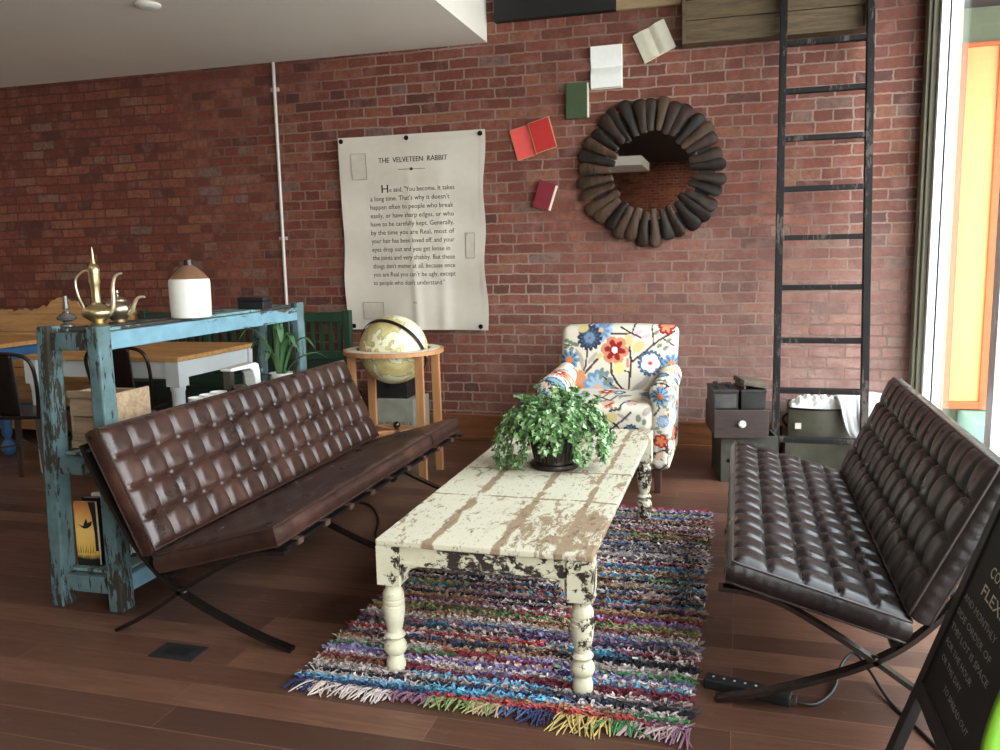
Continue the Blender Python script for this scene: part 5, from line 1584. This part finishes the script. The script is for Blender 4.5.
for k, (mc, lb) in enumerate(covers):
    t_ = (0.012, 0.016, 0.020, 0.012, 0.024)[k]; w_ = (0.094, 0.098, 0.102, 0.098, 0.104)[k]; h_ = (0.255, 0.262, 0.268, 0.275, 0.282)[k]
    r = thing('magazine', lb, 'magazine', (-2.402 + 0.012 * k, y + k * 0.002, ZB + 0.0005), 0.10 + 0.10 * k / 4, 'magazines on the bottom shelf')
    MB().box(-w_ / 2, w_ / 2, 0, 0.0015, 0, h_).box(-w_ / 2, w_ / 2, t_ - 0.0015, t_, 0, h_).box(-w_ / 2, -w_ / 2 + 0.0015, 0, t_, 0, h_).build('cover', mc, r)
    MB().box(-w_ / 2 + 0.0015, w_ / 2 - 0.002, 0.0015, t_ - 0.0015, 0.002, h_ - 0.002).build('pages', M_WHITEPAPER, r)
    if k == 0:
        pic = MB()
        bird = [(-0.035, 0.165), (-0.012, 0.158), (-0.006, 0.172), (0.004, 0.190), (0.008, 0.172), (0.030, 0.180), (0.022, 0.160), (0.006, 0.150), (-0.010, 0.148)]
        pic.add([(a, -0.0006, b) for a, b in bird], [tuple(range(len(bird)))])
        side = [(0.047, 0.255), (0.016, 0.255), (0.028, 0.20), (0.035, 0.13), (0.034, 0.06), (0.047, 0.06)]
        pic.add([(a, -0.0006, b) for a, b in side], [tuple(range(len(side)))])
        for q in range(11):
            x = -0.045 + q * 0.0075
            pic.add([(x, -0.0006, 0.05), (x + 0.003, -0.0006, 0.05), (x + 0.004 + 0.004 * math.sin(q * 2), -0.0006, 0.085 + 0.015 * math.sin(q * 3))], [(0, 1, 2)])
        pic.build('cover_picture', M_BLACKMATT, r, normals=False)
    y += t_ + 0.022

# ------------------------------------------------------------------ dining corner at the back left
dt = thing('dining_table', 'dining table with honey oak top and white legs behind the blue shelf', 'table', (-3.67, 4.54, 0))
m = MB()
for k in range(5):
    m.box(-0.56, 0.56, -0.42 + k * 0.168, -0.42 + k * 0.168 + 0.1665, 0.722, 0.75)
m.build('tabletop', M_OAK, dt, bevel=0.004)
m = MB()
for s_ in (-1, 1):
    m.box(-0.51, 0.51, s_ * 0.385 - 0.012, s_ * 0.385 + 0.012, 0.62, 0.722); m.box(s_ * 0.525 - 0.012, s_ * 0.525 + 0.012, -0.38, 0.38, 0.62, 0.722)
m.build('apron', M_WHITEP, dt, bevel=0.003)
for sx in (-1, 1):
    for sy in (-1, 1):
        g = MB().box(sx * 0.508 - 0.045, sx * 0.508 + 0.045, sy * 0.368 - 0.045, sy * 0.368 + 0.045, 0.575, 0.722)
        g.lathe([(0.026, 0.0), (0.030, 0.02), (0.034, 0.30), (0.038, 0.54), (0.044, 0.555), (0.044, 0.577)], (sx * 0.508, sy * 0.368, 0), 20)
        g.build('leg', M_WHITEP, dt, smooth=0.6)

def metal_chair(label, loc, rz):
    root = thing('metal_chair', label, 'chair', loc, rz, 'dark metal cafe chairs')
    # local: front toward +y, back rest at y = -0.19
    s_ = MB().rbox((0, 0, 0.445), (0.18, 0.18, 0.013), 0.012, 0.06)
    s_.build('seat', M_GUN, root, smooth=0.8, merge=True)
    arch = spline([(-0.165, -0.175, 0.44), (-0.190, -0.205, 0.60), (-0.195, -0.235, 0.73), (-0.165, -0.245, 0.79), (-0.10, -0.250, 0.812), (0, -0.252, 0.818), (0.10, -0.250, 0.812), (0.165, -0.245, 0.79), (0.195, -0.235, 0.73), (0.190, -0.205, 0.60), (0.165, -0.175, 0.44)], 6)
    MB().tube(arch, 0.0105, 10).build('back_frame', M_GUN, root, smooth=1)
    sp = MB()
    def splat(u, v):
        w = 0.062 + 0.022 * v
        z = 0.45 + 0.365 * v
        return ((u - .5) * 2 * w, -0.172 - 0.078 * v + 0.010 * (2 * u - 1) ** 2, z)
    sp.grid(splat, 8, 12)
    so = sp.build('back_splat', M_GUN, root, smooth=1)
    md = so.modifiers.new('Solidify', 'SOLIDIFY'); md.thickness = 0.003
    e = MB()
    for u in (0, 1):
        e.tube([splat(u, k / 12) for k in range(13)], 0.004, 6)
    e.build('splat_edge', M_GUNEDGE, so, smooth=1)
    for sx in (-1, 1):
        for sy in (-1, 1):
            l = MB().beam((sx * 0.150, sy * 0.150, 0.44), (sx * 0.205, sy * 0.215, 0.0), 0.042, 0.012, (0, 1, 0), 0.024, 0.010)
            l.tube([(sx * 0.150, sy * 0.150 + 0.006, 0.44), (sx * 0.205, sy * 0.215 + 0.006, 0.004)], 0.007, 6)
            l.build('leg', M_GUNEDGE, root)
    b = MB().tube([(-0.17, -0.175, 0.26), (0.17, 0.175, 0.26)], 0.006, 6).tube([(0.17, -0.175, 0.26), (-0.17, 0.175, 0.26)], 0.006, 6)
    b.build('brace', M_GUN, root, smooth=1)
    return root
mc = metal_chair('dark metal cafe chair behind the blue shelf, pushed to the oak dining table', (-3.50, 4.28, 0), 0.12)
dup(mc, (-3.99, 3.89, 0), 0.26, 'dark metal cafe chair left of the blue shelf, at the edge of the photo')

bt = thing('blue_table', 'small table with wood top and blue turned legs, left behind the metal chair', 'table', (-5.27, 4.76, 0))
m = MB()
for k in range(4):
    m.box(-0.52, 0.52, -0.30 + k * 0.15, -0.30 + k * 0.15 + 0.1485, 0.745, 0.775)
m.build('tabletop', M_OAK, bt, bevel=0.004)
m = MB()
for s_ in (-1, 1):
    m.box(-0.44, 0.44, s_ * 0.235 - 0.012, s_ * 0.235 + 0.012, 0.65, 0.745); m.box(s_ * 0.445 - 0.012, s_ * 0.445 + 0.012, -0.24, 0.24, 0.65, 0.745)
    m.box(-0.44, 0.44, s_ * 0.235 - 0.02, s_ * 0.235 + 0.02, 0.22, 0.27)
m.build('apron', M_BLUE, bt, bevel=0.003)
for sx in (-1, 1):
    for sy in (-1, 1):
        g = MB().lathe([(0.020, 0.0), (0.038, 0.02), (0.046, 0.05), (0.040, 0.085), (0.022, 0.11), (0.022, 0.13), (0.034, 0.15), (0.034, 0.30), (0.028, 0.36), (0.036, 0.5), (0.036, 0.62)], (sx * 0.44, sy * 0.235, 0), 20)
        g.box(sx * 0.44 - 0.04, sx * 0.44 + 0.04, sy * 0.235 - 0.04, sy * 0.235 + 0.04, 0.61, 0.745)
        g.build('leg', M_BLUE, bt, smooth=0.6)

pw = thing('wooden_settle', 'long honey wood settle with carved crest along the brick wall at the left', 'bench', (-5.40, 5.25, 0))
m = MB()
for k in range(3):
    z0 = 0.47 + k * 0.145
    m.box(-0.90, 0.90, 0.235, 0.262, z0, z0 + 0.142)
m.build('back_boards', M_OAK, pw, bevel=0.004)
pts = [(-0.90, 0.0)]
for k in range(61):
    x = -0.90 + 1.8 * k / 60
    z = 0.03 + 0.008 * math.sin(k * 1.1) + 0.01 * math.sin(k * 2.3)
    z += 0.10 * math.exp(-((x - 0.22) / 0.16) ** 2) * (1 + 0.12 * math.sin(k * 1.7))
    pts.append((x, z))
pts.append((0.90, 0.0))
MB().prism(pts, 0.24, 0.262, lambda a, b, h: (a, h, 0.905 + b)).build('carved_crest', M_OAK, pw)
MB().box(-0.90, 0.90, -0.20, 0.235, 0.43, 0.465).build('seat', M_OAK, pw, bevel=0.004)
MB().box(-0.88, 0.88, -0.17, -0.15, 0.05, 0.43).build('front_panel', M_OAK, pw, bevel=0.004)
for x in (-0.88, 0.88):
    MB().box(x - 0.025, x + 0.025, -0.20, 0.262, 0, 0.43).box(x - 0.025, x + 0.025, 0.20, 0.262, 0.43, 0.92).build('end_post', M_OAK, pw, bevel=0.004)

gs = thing('green_settle', 'long dark green painted settle with slatted back against the brick wall', 'bench', (-3.55, 5.22, 0))
m = MB()
m.box(-0.88, 0.88, 0.235, 0.275, 0.845, 0.915); m.box(-0.88, 0.88, 0.235, 0.275, 0.575, 0.635)
m.build('back_rail', M_GREEN, gs, bevel=0.004)
for x in (-0.86, -0.30, 0.30, 0.86):
    MB().beam((x, 0.255, 0.0), (x, 0.255, 0.93), 0.052, 0.05, (0, 1, 0)).build('back_post', M_GREEN, gs, bevel=0.004)
for a, b in ((-0.83, -0.33), (-0.27, 0.27), (0.33, 0.83)):
    for k in range(7):
        x = a + (b - a) * (k + 0.5) / 7
        MB().box(x - 0.014, x + 0.014, 0.247, 0.263, 0.635, 0.845).build('slat', M_GREEN, gs)
MB().box(-0.88, 0.88, -0.20, 0.235, 0.42, 0.455).build('seat', M_GREEN, gs, bevel=0.004)
MB().box(-0.86, 0.86, -0.18, -0.155, 0.02, 0.42).build('front_panel', M_DKGREEN, gs)
MB().box(-0.86, 0.86, 0.225, 0.245, 0.02, 0.575).build('lower_back_panel', M_DKGREEN, gs)
for x in (-0.87, 0.87):
    MB().box(x - 0.02, x + 0.02, -0.20, 0.23, 0.0, 0.42).build('end_panel', M_DKGREEN, gs)

# ------------------------------------------------------------------ floor items
vt = thing('floor_outlet', 'black rectangular cover plate set in the floor by the chestnut sofa', 'floor plate', (-1.789, 2.26, 0))
MB().box(-0.083, 0.083, -0.05, 0.05, 0.0, 0.004).build('plate', M_BLACKMATT, vt, bevel=0.001)
MB().box(-0.045, 0.045, -0.025, 0.025, 0.004, 0.0055).build('lid', M_BLACK, vt)

ps = thing('power_strip', 'black power strip on the floor under the dark sofa frame', 'power strip', (0.045, 2.425, 0), -0.22)
MB().box(-0.125, 0.125, -0.024, 0.024, 0.0, 0.032).build('body', M_BLACKMATT, ps, bevel=0.005)
for k in range(7):
    MB().box(-0.10 + k * 0.031 - 0.003, -0.10 + k * 0.031 + 0.003, -0.004, 0.004, 0.032, 0.0332).build('socket_mark', M_DOTS, ps)
MB().box(0.122, 0.138, -0.012, 0.012, 0.006, 0.026).build('cord_clamp', M_GUNEDGE, ps)
c = MB().tube(spline([(0.185, 2.39, 0.012), (0.235, 2.405, 0.006), (0.29, 2.50, 0.006), (0.325, 2.62, 0.03), (0.365, 2.66, 0.05), (0.40, 2.60, 0.03), (0.44, 2.46, 0.006), (0.50, 2.30, 0.006), (0.53, 2.20, 0.006), (0.535, 2.05, 0.006)], 8), 0.005, 8)
pc = c.build('cord', M_CABLE, ps, smooth=1)
pc.matrix_parent_inverse = Matrix.LocRotScale(ps.location, ps.rotation_euler, None).inverted()
c = MB().tube(spline([(-2.02, 3.98, 0.006), (-1.86, 3.94, 0.006), (-1.70, 3.70, 0.006), (-1.60, 3.45, 0.006), (-1.45, 3.36, 0.006), (-1.32, 3.20, 0.006)], 8), 0.005, 8)
tag(c.build('black_cable', M_CABLE, smooth=1), 'black cable on the floor beneath the chestnut sofa', 'cable')

# ------------------------------------------------------------------ chalkboard sign
def make_sign():
    root = thing('chalkboard_sign', 'black folding chalkboard sign with chalk writing beside the dark sofa', 'sign', (0.37, 2.15, 0))
    lean = Vector((0.307, 0, 0.952)); out = Vector((-0.952, 0, 0.307)); along = Vector((0, -1, 0))
    def S(a, v, n=0.0):
        return along * a + lean * v + out * n
    HT = 1.02; WD = 0.56
    fr = MB()
    for a in (0.0, WD):
        fr.beam(S(a, 0.012, -0.012), S(a, HT, -0.012), 0.040, 0.026, out)
    fr.beam(S(0, 0.235, -0.012), S(WD, 0.235, -0.012), 0.040, 0.026, out)
    fr.beam(S(0, HT - 0.02, -0.012), S(WD, HT - 0.02, -0.012), 0.040, 0.026, out)
    fr.build('front_frame', M_SIGNF, root, bevel=0.003)
    b = MB()
    q = [S(0.015, 0.25, -0.005), S(WD - 0.015, 0.25, -0.005), S(WD - 0.015, HT - 0.035, -0.005), S(0.015, HT - 0.035, -0.005)]
    q2 = [p - out * 0.008 for p in q]
    b.add(q + q2, [(0, 1, 2, 3), (7, 6, 5, 4), (0, 4, 5, 1), (1, 5, 6, 2), (2, 6, 7, 3), (3, 7, 4, 0)])
    bo = b.build('chalkboard', M_CHALKB, root)
    top = S(0, HT, -0.03)
    bf = MB()
    for a in (0.0, WD):
        bf.beam(S(a, HT - 0.01, -0.034), Vector((top.x + 0.30, -a, 0.012)), 0.036, 0.024, (1, 0, 0))
    bf.beam(Vector((top.x + 0.22, 0, 0.24)), Vector((top.x + 0.22, -WD, 0.24)), 0.036, 0.022, (1, 0, 0))
    bf.build('rear_frame', M_SIGNF, root)
    tx = MB(); td = MB()
    rows = [(tx, 'COWORKING', 0.112, 0.590, 0.27, 0.036), (tx, 'FLEXIBLE', 0.110, 0.542, 0.25, 0.038), (td, 'AND MONTHLY', 0.030, 0.496, 0.25, 0.023), (td, 'SIDE ORDER OF', 0.026, 0.456, 0.27, 0.022), (td, 'THIS LOT IS SPACE', 0.030, 0.418, 0.30, 0.022),
            (td, 'FOR THE HOUR', 0.040, 0.380, 0.22, 0.021), (td, 'OR THE DAY', 0.055, 0.345, 0.17, 0.020), (td, 'TO SPREAD OUT', 0.14, 0.305, 0.20, 0.020)]
    for mb, s, a, v, w, sz in rows:
        vs, fs = text_mesh(s, sz, w, 'LEFT')
        for dx, dv in ((0, 0), (0.0015, 0.001)):
            mb.add([S(a + p.x + dx, v + p.y + dv, -0.0035 + dx * 0.1) for p in vs], fs)
    tx.build('chalk_lettering', M_CHALK, bo, normals=False)
    td.build('chalk_lettering', M_CHALKD, bo, normals=False)
make_sign()

# ------------------------------------------------------------------ lime green chair at the frame's edge
lc_ = thing('plastic_chair', 'lime green plastic chair with rounded back in front of the chalkboard sign', 'chair', (0.622, 1.24, 0))
m = MB()
def shell(u, v):
    # seat flowing up into a rounded balloon back
    if v < 0.5:
        t = v / 0.5
        y = -0.20 + 0.36 * t; z = 0.445 - 0.03 * math.sin(PI * t)
        w = 0.20 + 0.03 * math.sin(PI * t * 0.9)
        return ((2 * u - 1) * w, y, z + 0.03 * (2 * u - 1) ** 2)
    t = (v - 0.5) / 0.5
    z = 0.445 + 0.335 * t
    zz = (z - 0.42) / 0.365
    w = 0.255 * math.sqrt(max(0.0, 1 - min(1, zz) ** 2)) if t > 0.15 else 0.20 + 0.05 * t / 0.15
    return ((2 * u - 1) * w, 0.16 + 0.07 * t - 0.04 * (2 * u - 1) ** 2, z)
m.grid(shell, 26, 64)
so = m.build('seat_shell', M_LIME, lc_, smooth=1.2)
md = so.modifiers.new('Solidify', 'SOLIDIFY'); md.thickness = 0.010
for sx in (-1, 1):
    for sy in (-1, 1):
        MB().tube([(sx * 0.13, sy * 0.11, 0.43), (sx * 0.20, sy * 0.20, 0.0)], [0.012, 0.009], 10).build('leg', M_STEEL, lc_, smooth=1)

# ------------------------------------------------------------------ light
w = bpy.data.worlds.new('sky'); SC.world = w; w.use_nodes = True
nt = w.node_tree
bg = nt.nodes['Background']
tc = nt.nodes.new('ShaderNodeTexCoord'); sx = nt.nodes.new('ShaderNodeSeparateXYZ'); rp = nt.nodes.new('ShaderNodeValToRGB')
nt.links.new(tc.outputs['Generated'], sx.inputs[0]); nt.links.new(sx.outputs[2], rp.inputs[0]); nt.links.new(rp.outputs[0], bg.inputs['Color'])
rp.color_ramp.elements[0].position = 0.0; rp.color_ramp.elements[0].color = (0.97, 0.97, 0.96, 1)
rp.color_ramp.elements[1].position = 0.7; rp.color_ramp.elements[1].color = (0.86, 0.92, 1.0, 1)
bg.inputs['Strength'].default_value = 11.5
for i, (ya, yb) in enumerate(((2.55, 5.2), (-0.45, 2.55), (-2.1, -0.45))):
    l = bpy.data.lights.new('window_portal', 'AREA'); l.shape = 'RECTANGLE'; l.size = yb - ya; l.size_y = 2.7
    l.cycles.is_portal = True
    o = bpy.data.objects.new('window_portal', l); COL.objects.link(o)
    o.location = (WX + 0.13, (ya + yb) / 2, 1.55)
    o.rotation_euler = (PI / 2, 0, PI / 2)
    o.rotation_euler = Vector((-1, 0, 0)).to_track_quat('-Z', 'Z').to_euler()
# unseen warm lamps added to brighten the room behind and left of the viewer
for i, (x, y_, z, e) in enumerate(((-4.2, 2.0, 2.66, 5), (-2.6, 1.2, 2.66, 6), (-5.6, 3.8, 2.66, 6), (-1.0, -1.5, 3.4, 14), (-0.8, -8.2, 3.4, 90))):
    l = bpy.data.lights.new('fill_lamp', 'AREA'); l.shape = 'DISK'; l.size = 0.16; l.energy = e; l.color = (1.0, 0.80, 0.60)
    o = bpy.data.objects.new('fill_lamp', l); COL.objects.link(o); o.location = (x, y_, z)

vs_ = SC.view_settings
vs_.view_transform = 'Standard'; vs_.look = 'None'; vs_.gamma = 1.0; vs_.use_curve_mapping = False
vs_.exposure = 0.0
